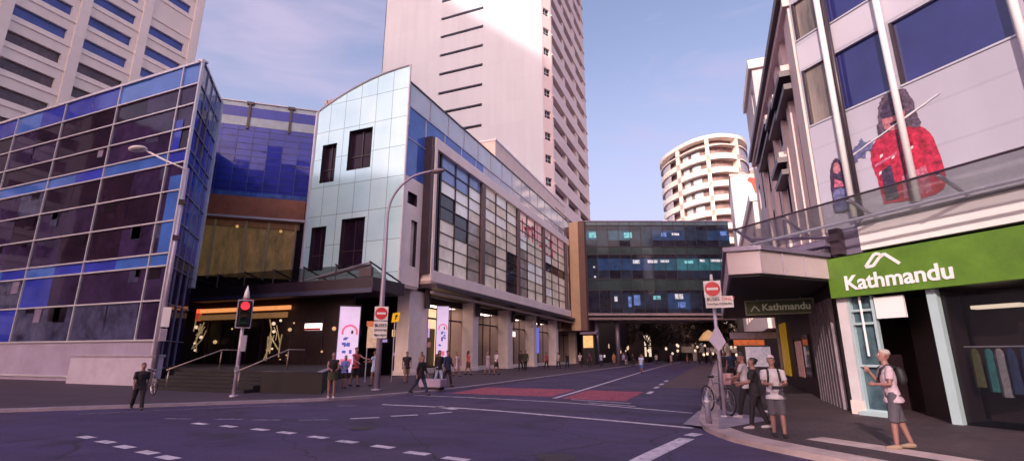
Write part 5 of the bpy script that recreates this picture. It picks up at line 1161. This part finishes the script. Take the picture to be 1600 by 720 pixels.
def person(label, x, y, yaw, H=1.6, group=None, fine=False, vox=.016,
           legs=((8, 4), (-8, 6)), arms=((8, 8, 15, 0), (8, 8, 15, 0)), lean=0, head=0, turn=0,
           skin=skin_a, hair=hair_d, hairstyle='short', top=C_white, sleeve=.55, bottom=C_black, blen=1.0, skirt=False, shoes=C_black, fem=False, hat=None, z=.1):
    """yaw: compass of the facing direction, degrees clockwise from up-the-street. legs: (hip pitch, knee bend) left, right. arms: (pitch, out, elbow, inward)"""
    s = H/1.75
    sw = .165 if fem else .19
    V3 = Vector
    hipz = .92
    def leg(side, pitch, knee):
        h = V3((side*.088, 0, hipz)); p = R(pitch); k = h+V3((side*.008, math.sin(p)*.44, -math.cos(p)*.44)); q = p-R(knee)
        a = k+V3((0, math.sin(q)*.42, -math.cos(q)*.42)); return h, k, a, q
    Lg = [leg(-1, *legs[0]), leg(1, *legs[1])]
    drop = min(l[2].z for l in Lg)-.075
    Rl = Matrix.Rotation(R(-lean), 4, 'X'); pv = V3((0, 0, hipz))
    up = lambda v: pv+(Rl @ (V3(v)-pv))
    def arm(side, pitch, out, elbow, inw):
        sh = V3((side*sw, 0, 1.405)); p = R(pitch); o_ = R(out)
        d = V3((side*math.sin(o_), math.sin(p)*math.cos(o_), -math.cos(p)*math.cos(o_))); e = sh+d*.285
        p2 = R(pitch+elbow); i_ = R(inw); d2 = V3((side*(math.sin(o_)*.4)-side*math.sin(i_), math.sin(p2)*math.cos(i_), -math.cos(p2)*math.cos(i_))).normalized()
        w_ = e+d2*.25; return sh, e, w_, d2
    Ar = [arm(-1, *arms[0]), arm(1, *arms[1])]
    sc = lambda v: (v[0]*s, v[1]*s, (v[2]-drop)*s)
    def tube(mb, pts, rs, n=10): mb.tube([sc(p) for p in pts], [r*s for r in rs], None, n)
    t = thing('person', label, 'person', (x, y, z), group, rz=R(-yaw))
    body = MB(); body.mats = [None]
    def ring(mb, rings, n=16, fn=up): 
        # sections placed after leaning
        vs = []; fs = []
        for (px, py, pz, rx_, ry_) in rings:
            for k in range(n):
                a = 2*math.pi*k/n; vs.append(sc(fn((px+rx_*math.cos(a), py+ry_*math.sin(a), pz))))
        for i in range(len(rings)-1):
            for k in range(n): fs.append((i*n+k, i*n+(k+1) % n, (i+1)*n+(k+1) % n, (i+1)*n+k))
        fs += [tuple(reversed(range(n))), tuple(range((len(rings)-1)*n, len(rings)*n))]
        mb.add(vs, fs, None)
    wst = .125 if fem else .145
    torso = [(0,0,.84,.12,.09), (0,0,.90,.165,.11), (0,0,.98,.162,.11), (0,.005,1.10,wst,.098), (0,.01,1.25,sw-.02,.118), (0,.005,1.36,sw,.105), (0,-.005,1.425,sw-.03,.075), (0,-.01,1.47,.07,.062), (0,-.005,1.53,.053,.058), (0,0,1.57,.05,.056)]
    ring(body, torso)
    # head: turned about the neck
    hm = Matrix.Rotation(R(-turn), 4, 'Z') @ Matrix.Rotation(R(-head), 4, 'X'); hp = V3((0, 0, 1.54))
    hf = lambda v: up(hp+(hm @ (V3(v)-hp)))
    hr = [(0,.035,1.525,.03,.035), (0,.025,1.545,.048,.06), (0,.012,1.585,.062,.082), (0,.004,1.63,.072,.094), (0,0,1.67,.075,.098), (0,-.004,1.71,.069,.09), (0,-.008,1.74,.048,.064), (0,-.01,1.752,.02,.03)]
    ring(body, hr, 16, hf)
    body.tube([sc(hf(p)) for p in ((0,.09,1.66), (0,.112,1.625), (0,.085,1.612))], [.008*s, .014*s, .012*s], None, 6)
    for sd_ in (-1, 1): body.tube([sc(hf(p)) for p in ((sd_*.068,0,1.66), (sd_*.084,-.012,1.655), (sd_*.078,-.004,1.615))], [.012*s, .016*s, .009*s], None, 6)
    body.tube([sc(hf((-.022,.092,1.583))), sc(hf((.022,.092,1.583)))], [.009*s, .009*s], None, 6)
    for (h, k, a, q) in Lg:
        tube(body, [h+V3((0,0,.04)), h+(k-h)*.4, k, k+(a-k)*.3, a], [.088, .078, .056, .054, .038])
        tube(body, [a+V3((0,-.05,-.035)), a+V3((0,.06,-.045)), a+V3((0,.17,-.058))], [.036, .036, .024], 8)
    for sd_, (sh, e, w_, d2) in zip((-1, 1), Ar):
        U = [up(p) for p in (sh, e, w_)]; dd = Rl.to_3x3() @ d2
        tube(body, [U[0]+V3((-sd_*.04, 0, .0)), U[0], U[0]+(U[1]-U[0])*.5, U[1], U[1]+(U[2]-U[1])*.35, U[2]], [.05, .054, .045, .037, .038, .026])
        # palm, four fingers, thumb
        side = dd.cross(V3((sd_, 0, .2))).normalized(); nrm = dd.cross(side).normalized()
        pm_ = U[2]+dd*.075
        tube(body, [U[2], U[2]+dd*.03, pm_], [.024, .034, .034], 8)
        if fine:
            for f_, ln in enumerate((.066, .076, .07, .054)):
                b0 = pm_+side*(.03-.02*f_)-dd*.015; b1 = b0+dd*ln*.55; b2 = b1+(dd*.6-nrm*.7*sd_)*ln*.55
                tube(body, [b0, b1, b2], [.0095, .0092, .0075], 6)
            tb = U[2]+dd*.025+side*.028; tube(body, [tb, tb+side*.025+dd*.03, tb+side*.03+dd*.055], [.012, .011, .009], 6)
        else:
            tube(body, [pm_, pm_+dd*.05, pm_+dd*.085], [.032, .026, .016], 7)
            tb = U[2]+dd*.02+side*.02; tube(body, [tb, tb+side*.035+dd*.04], [.014, .011], 6)
    me = remeshed(body, vox*s if not fine else .0075, 'person_body', [skin], 2 if not fine else 1)
    bo_ = bpy.data.objects.new('body', me); COL.objects.link(bo_); bo_.parent = t
    def part(mb, name, m, v=None):
        me = remeshed(mb, (v or vox)*s, name, [m], 2); o = bpy.data.objects.new(name, me); COL.objects.link(o); o.parent = t; return o
    # shirt
    g_ = .017
    mb = MB(); mb.mats = [None]
    ring(mb, ([(0,0,.80,.212,.162), (0,0,.86,.204,.152)] if not skirt else [(0,0,.96,.172,.118)])+[(a, b, c, d+g_, e+g_) for (a, b, c, d, e) in (torso[1:7] if not skirt else torso[2:7])]+[(0,-.01,1.465,.085,.078)])
    for sd_, (sh, e, w_, d2) in zip((-1, 1), Ar):
        U = [up(p) for p in (sh, e, w_)]
        pts = [U[0]+V3((-sd_*.05, 0, 0)), U[0]]; rs = [.062, .07]
        if sleeve <= 1: pts.append(U[0]+(U[1]-U[0])*max(.1, sleeve)); rs.append(.064 if sleeve > .2 else .068)
        else: pts += [U[1], U[1]+(U[2]-U[1])*(sleeve-1)]; rs += [.054, .045]
        tube(mb, pts, rs)
    part(mb, 'shirt', top)
    # trousers, shorts or skirt
    mb = MB(); mb.mats = [None]
    if skirt:
        ring(mb, [(0,0,hipz-.44*blen-.02,.21,.16), (0,0,.80,.195,.14), (0,0,.92,.182,.128), (0,0,1.02,.15,.115)], 18, lambda v: V3(v))
        part(mb, 'skirt', bottom)
    else:
        ring(mb, [(0,0,.80,.15,.105), (0,0,.90,.183,.126), (0,0,1.0,.175,.12), (0,0,1.03,.165,.115)], 16, lambda v: V3(v))
        for (h, k, a, q) in Lg:
            if blen <= .6: pts = [h+V3((0,0,.03)), h+(k-h)*.5, h+(k-h)*(.5+blen)]; rs = [.108, .102, .092]
            else: pts = [h+V3((0,0,.03)), h+(k-h)*.5, k, k+(a-k)*(blen*.93)]; rs = [.106, .094, .073, .062]
            tube(mb, pts, rs)
        part(mb, 'trousers' if blen > .6 else 'shorts', bottom)
    for (h, k, a, q) in Lg:
        mb = MB(); mb.mats = [None]
        tube(mb, [a+V3((0,-.062,-.045)), a+V3((0,-.02,-.03)), a+V3((0,.07,-.043)), a+V3((0,.19,-.058))], [.04, .05, .046, .03], 9); part(mb, 'shoe', shoes)
    # hair
    if hairstyle != 'none':
        mb = MB(); mb.mats = [None]
        base = 1.665 if hairstyle == 'short' else 1.6
        ring(mb, [(0,-.035,base,.07,.075), (0,-.02,1.68,.082,.092), (0,-.01,1.72,.077,.096), (0,-.012,1.755,.05,.07), (0,-.012,1.768,.02,.03)], 14, hf)
        if hairstyle == 'long': mb.tube([sc(hf(p)) for p in ((0,-.06,1.68), (0,-.085,1.58), (0,-.095,1.44))], [.07*s, .07*s, .04*s], None, 9)
        if hairstyle == 'bun': mb.tube([sc(hf(p)) for p in ((0,-.09,1.7), (0,-.135,1.72))], [.03*s, .04*s], None, 9)
        part(mb, 'hair', hair)
    if hat is not None:
        mb = MB(); mb.mats = [None]
        ring(mb, [(0,-.005,1.69,.088,.105), (0,-.005,1.74,.082,.1), (0,-.005,1.785,.05,.065)], 14, hf); ring(mb, [(0,.05,1.685,.085,.12), (0,.05,1.70,.08,.11)], 14, hf); part(mb, 'hat', hat)
    if fine:
        for sd_ in (-1, 1):
            e_ = MB(); c = sc(hf((sd_*.03, .089, 1.652))); e_.ball(c, .0125*s, M('eye_white', (.6, .55, .55), .3), 8, 6); c2 = sc(hf((sd_*.03, .0985, 1.652))); e_.ball(c2, .0062*s, black_plastic, 8, 6)
            e_.build('eye', t, smooth=True, local=True)
    return t, sc, up

STR = 90  # shorthand compass: 0 up the street, 90 to the right-hand shops, 180 towards the viewer's corner, 270 left
# nearest group on the right-hand corner
T1, sc1, up1 = person('person in white shirt, grey shorts and backpack straps, looking down at held leaflet', 22.5, -19.32, 176, 1.5, fine=True, skin=skin_a, hair=hair_br, hairstyle='short', hat=C_pinkw,
    legs=((5, 4), (-5, 4)), arms=((18, 10, 72, 32), (18, 10, 72, 32)), head=-14, top=C_white, sleeve=.75, bottom=C_grey, blen=.55, shoes=C_black)
person('person in black top and black trousers with white shoes, standing side-on at the kerb', 22.2, -18.3, 272, 1.47, fine=True, skin=skin_a, hair=hair_d, hairstyle='bun', legs=((14, 6), (-12, 10)), arms=((24, 6, 62, 10), (18, 6, 55, 10)), head=-8, top=C_black, sleeve=.8, bottom=C_black, blen=1, shoes=C_white, fem=True)
person('person in pale shirt and dark trousers behind the black-clad one, arm held out', 22.12, -16.4, 285, 1.58, fine=True, skin=skin_a, hair=hair_d, legs=((16, 4), (-22, 30)), arms=((24, 6, 50, 0), (20, 8, 45, 10)), lean=4, top=C_white, sleeve=.6, bottom=C_black, blen=1, shoes=C_white)
T2, sc2, up2 = person('person in pale pink shirt and grey shorts raising a hand by the shop door', 24.26, -19.93, 268, 1.62, fine=True, skin=skin_a, hair=hair_gr, hairstyle='short', legs=((10, 8), (-10, 6)), arms=((12, 8, 80, 42), (22, 4, 128, 14)), lean=4, head=-12, top=C_pinkw, sleeve=.7, bottom=C_grey, blen=.58, shoes=C_khaki)
# bags carried by them
def bag(label, parent_t, sc_, up_, kind):
    t = thing(kind, label, 'bag', parent_t.location[:], rz=parent_t.rotation_euler.z)
    mb = MB(); bm_ = M('bag_black', (.014, .011, .016), .6, var=.3, scale=10)
    if kind == 'backpack':
        mb.loft([(*sc_((0,-.2,1.02))[:3], .13, .075), (*sc_((0,-.205,1.1)), .14, .085), (*sc_((0,-.195,1.3)), .13, .075), (*sc_((0,-.18,1.4)), .09, .05)], bm_, 12); mb.build('pack', t, smooth=True, local=True)
        for sd_ in (-1, 1):
            st = MB(); st.tube([sc_(up_(p)) for p in ((sd_*.1,-.12,1.40), (sd_*.105,.0,1.455), (sd_*.11,.105,1.40), (sd_*.12,.135,1.25), (sd_*.14,.07,1.1), (sd_*.12,-.1,1.05))], .021, bm_, 7); st.build('strap', t, smooth=True, local=True)
    else:
        mb.loft([(*sc_((.06,-.19,1.12)), .12, .07), (*sc_((.06,-.2,1.2)), .13, .09), (*sc_((.05,-.18,1.36)), .13, .08), (*sc_((.04,-.15,1.43)), .09, .05)], bm_, 12); mb.build('pack', t, smooth=True, local=True)
        st = MB(); st.tube([sc_(up_(p)) for p in ((-.12,-.13,1.41), (-.12,.0,1.47), (-.11,.115,1.40), (-.02,.145,1.25), (.1,.12,1.12), (.15,-.08,1.1))], .022, bm_, 7)
        st.tube([sc_(up_(p)) for p in ((.1,-.13,1.42), (.11,.0,1.465), (.12,.1,1.41), (.15,.06,1.25), (.15,-.08,1.15))], .022, bm_, 7); st.build('strap', t, smooth=True, local=True)
    return t
bag('black backpack worn by the person in white shirt and grey shorts', T1, sc1, up1, 'backpack')
bag('black shoulder bag slung on the person in pale pink shirt', T2, sc2, up2, 'shoulder_bag')
ph = thing('leaflet', 'small folded leaflet held in both hands by the person in white shirt', 'leaflet', T1.location[:], rz=T1.rotation_euler.z)
mb = MB(); c = sc1((0, .36, 1.05)); mb.add([(c[0]-.09,c[1]-.03,c[2]-.02),(c[0]+.09,c[1]-.03,c[2]-.02),(c[0]+.09,c[1]+.06,c[2]+.05),(c[0]-.09,c[1]+.06,c[2]+.05)], [(0,1,2,3)], C_grey); mb.build('sheet', ph, local=True)
# left-hand side of the crossing
person('person in black top and short dark skirt waiting at the left kerb', 8.25, -15.6, 130, 1.62, fine=True, hair=hair_d, hairstyle='bun', skin=skin_a, legs=((3, 2), (-2, 2)), arms=((14, 10, 60, 28), (14, 10, 60, 28)), head=-6, top=C_black, sleeve=.15, bottom=C_olive, blen=.5, skirt=True, fem=True, shoes=C_white, z=.09)
person('person in black suit striding at far left in front of the glass block', 5.0, -20.3, 112, 1.42, hair=hair_d, legs=((24, 6), (-22, 16)), arms=((-20, 8, 18, 0), (20, 8, 18, 0)), lean=4, head=-8, top=C_black, sleeve=.9, bottom=C_black, blen=1, shoes=C_black, z=0)
person('person in long black coat striding left to right past the corner column', 10.05, -12.4, 92, 1.64, hair=hair_br, skin=skin_a, legs=((22, 4), (-26, 18)), arms=((14, 5, 18, 0), (-14, 5, 20, 0)), lean=5, top=C_black, sleeve=1.85, bottom=C_navy, blen=1, z=0.01)
person('person in blue patterned blouse and dark shorts standing beside the waiting person in black', 5.1, -11.2, 150, 1.48, hair=hair_d, hairstyle='long', legs=((8, 4), (-8, 4)), arms=((18, 10, 50, 20), (18, 10, 50, 20)), top=C_blue, sleeve=.9, bottom=C_black, blen=.4, fem=True, vox=.02)
person('person in red top and dark shorts with one arm held out toward a companion', 4.65, -9.9, 95, 1.86, hair=hair_d, hairstyle='short', skin=skin_a, legs=((8, 4), (-10, 8)), arms=((60, 10, 20, 0), (30, 8, 40, 0)), top=C_red, sleeve=.2, bottom=C_black, blen=.5, vox=.02)
person('person in light blue top holding hands up, facing the companion in red', 5.35, -9.3, 275, 1.7, hair=hair_br, hairstyle='long', skin=skin_a, legs=((8, 4), (-10, 8)), arms=((40, 10, 50, 0), (30, 8, 60, 10)), top=C_lblue, sleeve=.4, bottom=C_lblue, blen=.45, skirt=True, fem=True, vox=.02)
for (lab, x, y, yaw, H, kw) in [
    ('person in dark top and light blue jeans with a bulky hood, near the lilac panel', 8.3, -7.9, 120, 1.75, dict(top=C_black, sleeve=1.8, bottom=C_lblue, hair=hair_d, hairstyle='long')),
    ('person in navy jacket and long dark trousers beside the one in light jeans', 8.95, -8.2, 100, 1.74, dict(top=C_navy, sleeve=1.8, bottom=C_black, hair=hair_d)),
    ('person in dark red dress walking past the second column', 3.4, 5.0, 30, 1.8, dict(top=C_red, sleeve=.5, bottom=cloth('plum', (.07, .02, .04)), hair=hair_d, hairstyle='long', skirt=True, fem=True, blen=.9)),
    ('person in grey lilac dress in front of the second shop bay', 4.85, 5.5, 20, 1.72, dict(top=C_lil, sleeve=.6, bottom=C_lil, hair=hair_gr, skirt=True, fem=True, blen=.8)),
    ('person in white top and dark skirt next to the one in grey lilac', 5.45, 5.8, 200, 1.82, dict(top=C_white, sleeve=.9, bottom=C_black, hair=hair_d, skirt=True, fem=True, blen=.7)),
    ('person in olive coat with a pale strap in front of the third shop bay', 4.4, 15.1, 150, 1.95, dict(top=C_olive, sleeve=1.8, bottom=C_black, hair=hair_d)),
    ('person in black with hood close behind the one in olive coat', 3.8, 15.4, 190, 1.9, dict(top=C_black, sleeve=1.8, bottom=C_black, hair=hair_d, hairstyle='long')),
    ('person in light blue shirt and blue shorts walking on the road by the centre line', 15.19, 15.78, 185, 1.62, dict(top=C_lblue, sleeve=.6, bottom=C_blue, blen=.5, hair=hair_d)),
    ('person in white top on the left footpath beyond the awning corner', 6.2, 29, 190, 1.75, dict(top=C_white, sleeve=.6, bottom=C_grey, hair=hair_d)),
    ('person in plum top beside the kiosk at the tan pillar', 6.9, 31, 160, 1.7, dict(top=cloth('plum', (.07, .02, .04)), sleeve=1.5, bottom=C_black, hair=hair_d)),
    ('person in dark coat standing at the foot of the dark fin', 5.2, 27, 20, 1.7, dict(top=C_black, sleeve=1.8, bottom=C_navy, hair=hair_d)),
    ('person in orange top walking under the left end of the bridge', 8.8, 37, 170, 1.7, dict(top=cloth('orange', (.4, .13, .04)), sleeve=.5, bottom=C_khaki, blen=.5, hair=hair_br)),
    ('person in grey hoodie under the left end of the bridge', 9.6, 39.5, 200, 1.7, dict(top=C_lil, sleeve=1.7, bottom=C_black, hair=hair_d)),
    ('person in khaki under the middle of the bridge', 11.2, 46, 180, 1.7, dict(top=C_khaki, sleeve=.5, bottom=C_black, hair=hair_d)),
    ('person in white shirt far down the street under the bridge', 12.6, 52, 180, 1.7, dict(top=C_white, sleeve=.5, bottom=C_navy, hair=hair_d)),
    ('person in pale top among the shops beneath the awning', 22.6, -3.4, 300, 1.74, dict(top=C_pinkw, sleeve=.6, bottom=C_black, hair=hair_d)),
    ('person in navy top by the pale lit poster board', 22.2, -.6, 180, 1.74, dict(top=C_navy, sleeve=.6, bottom=C_black, hair=hair_d)),
    ('person in dark clothes with grey hair at the far end of the awning', 21.9, 4, 200, 1.72, dict(top=C_black, sleeve=1.8, bottom=C_grey, hair=hair_gr)),
    ('person in pale dress by the shop base left of the second column', 3.9, 2.2, 100, 1.7, dict(top=C_pinkw, sleeve=.4, bottom=C_pinkw, skirt=True, fem=True, blen=.8, hair=hair_br)),
    ('person in grey coat close to the lit lilac panel', 6.2, -4.6, 60, 1.55, dict(top=C_grey, sleeve=1.8, bottom=C_black, hair=hair_d)),
    ('person in black top just right of the curved lamp post', 5.2, -6.2, 140, 1.7, dict(top=C_black, sleeve=.5, bottom=C_khaki, blen=.5, hair=hair_d)),
    ('person in khaki shirt right of the yellow sign', 4.4, -3.4, 190, 1.7, dict(top=C_khaki, sleeve=.5, bottom=C_black, hair=hair_d)),
    ('person in red jacket in front of the fourth shop bay', 4.6, 21, 30, 1.75, dict(top=C_red, sleeve=1.8, bottom=C_black, hair=hair_d)),
    ('person in white shirt in front of the fifth shop bay', 5.0, 24, 200, 1.75, dict(top=C_white, sleeve=.6, bottom=C_navy, hair=hair_d)),
    ('person in light blue top near the foot of the tan pillar', 7.8, 33.5, 170, 1.7, dict(top=C_lblue, sleeve=.5, bottom=C_navy, hair=hair_d)),
    ('person in black walking away under the bridge, left of the centre line', 10.4, 42.5, 5, 1.75, dict(top=C_black, sleeve=1.7, bottom=C_black, hair=hair_d)),
    ('person in pale trousers under the bridge, close to the kerb', 9.2, 44, 180, 1.72, dict(top=C_navy, sleeve=.5, bottom=C_pinkw, hair=hair_br)),
    ('person in white dress far down the middle of the street', 14.2, 60, 180, 1.7, dict(top=C_white, sleeve=.4, bottom=C_white, skirt=True, fem=True, blen=.9, hair=hair_br)),
    ('person in orange skirt far down the street right of the centre', 16.6, 64, 200, 1.7, dict(top=C_khaki, sleeve=.4, bottom=cloth('orange', (.4, .13, .04)), skirt=True, fem=True, hair=hair_d)),
    ('person in dark suit far down the street near the right kerb', 18.8, 58, 180, 1.78, dict(top=C_black, sleeve=1.8, bottom=C_black, hair=hair_d)),
    ('person in pink top far down the street beside the right kerb trees', 20.4, 66, 190, 1.7, dict(top=C_pinkw, sleeve=.4, bottom=C_navy, hair=hair_d)),
    ('person in lilac top standing under the awning beyond the orange board', 22.0, 8, 190, 1.74, dict(top=C_lil, sleeve=.4, bottom=C_black, hair=hair_d)),
    ]:
    sg_ = 1 if (int(x*10) % 2) else -1
    person(lab, x, y, yaw, H, vox=.022, legs=((14*sg_, 4), (-14*sg_, 10)), arms=((12, 8, 25, 5), (-8, 8, 20, 0)), z=.09 if x < 10 or x > 21 else .01, **kw)

# ------------------------------------------------------------------ street trees beyond the bridge
leafm = [M('leaf_dark', (.045, .030, .018), .7, var=.5, scale=3), M('leaf_rust', (.11, .055, .025), .7, var=.5, scale=3)]
barkm = M('bark', (.045, .03, .028), .9, var=.3, scale=6)
def tree_proto(seed, n):
    rr = random.Random(seed)
    t = thing('street_tree', 'x', 'tree', (0, 0, 0))
    mb = MB(); mb.tube([(0,0,0),(.05,.03,1.5),(-.03,.1,3.1)], [.2,.16,.13], barkm, 9)
    for k in range(6):
        a = k*1.05+rr.uniform(-.3, .3); l = rr.uniform(1.4, 2.4); mb.tube([(-.02,.08,2.6+.1*k),(math.cos(a)*l*.5,math.sin(a)*l*.5,3.7+.15*k),(math.cos(a)*l,math.sin(a)*l,4.4+rr.uniform(0,1.2))], [.09,.06,.02], barkm, 6)
    mb.build('trunk', t, smooth=True, local=True)
    mb = MB(); cl_ = [(rr.gauss(0, 1.25), rr.gauss(0, 1.25), 4.9+rr.gauss(0, .85), rr.uniform(.5, 1.0)) for _ in range(24)]
    for k in range(n):
        c = rr.choice(cl_); d = Vector((rr.gauss(0,1), rr.gauss(0,1), rr.gauss(0,.8))).normalized()*c[3]*rr.uniform(.5, 1)
        p = Vector(c[:3])+d; u = Vector((rr.gauss(0,1), rr.gauss(0,1), rr.gauss(0,1))).normalized()*.16; v2 = u.cross(Vector((rr.gauss(0,1), rr.gauss(0,1), rr.gauss(0,1)))).normalized()*.09
        mb.quad(p-u, p+v2, p+u, p-v2, leafm[0 if rr.random() < .72 else 1])
    mb.build('crown', t, local=True)
    return t
protos = [tree_proto(s_, 2600) for s_ in (1, 2)]
spots = [(9.6, 66, 1.25, 'dark leafy street tree at the left footpath beyond the bridge'), (22.2, 62, 1.2, 'dark leafy street tree at the right footpath just past the bridge'), (17.5, 96, 1.15, 'rust tinged street tree far down the middle of the view under the bridge'),
         (22.8, 84, 1.1, 'dark leafy street tree beyond the first one on the right footpath'), (8.6, 92, 1.2, 'dark street tree second along the left footpath beyond the bridge'), (14.0, 122, 1.7, 'smallest looking dark tree closing the street view'),
         (19.6, 72, 1.25, 'broad dark street tree in the middle of the opening under the bridge'), (15.2, 110, 1.7, 'tall dark tree behind the rust tinged one'), (11.9, 80, 1.3, 'bushy dark tree left of the broad one under the bridge'), (23.6, 104, 1.6, 'large dark tree at the far right of the opening under the bridge')]
for i, (x, y, sc_, lab) in enumerate(spots):
    o = protos[i % 2]
    if i > 1:
        n_ = o.copy(); COL.objects.link(n_)
        for ch in list(o.children):
            c = ch.copy(); COL.objects.link(c); c.parent = n_
        o = n_
    o.location = (x, y, 0); o.rotation_euler.z = i*1.3; o.scale = (sc_, sc_, sc_); o['label'] = lab; o['group'] = 'street trees beyond the bridge'

# small glowing balls added under the far trees as bright glints
glint = thing('glint_ball', 'small warm glowing ball added for glints among the dark trees beneath the bridge', 'lantern', (0, 0, 0), 'added glints beneath the bridge')
mb = MB(); mb.ball((0, 0, 0), .2, M('glint_glow', (1, .8, .65), es=1.0, ecol=(1, .72, .55)), 8, 6, (1, 1, 1.3)); mb.build('glow_ball', glint, smooth=True, local=True)
mb = MB(); mb.tube([(0, 0, .22), (0, 0, .9)], .015, black_mat, 5); mb.build('added_cord', glint, local=True)
rr = random.Random(31)
for i in range(18):
    o = glint
    if i:
        o = glint.copy(); COL.objects.link(o)
        for ch in list(glint.children):
            c = ch.copy(); COL.objects.link(c); c.parent = o
    o.location = (rr.uniform(10.5, 24.5), rr.uniform(57, 74), rr.uniform(1.5, 3.3))
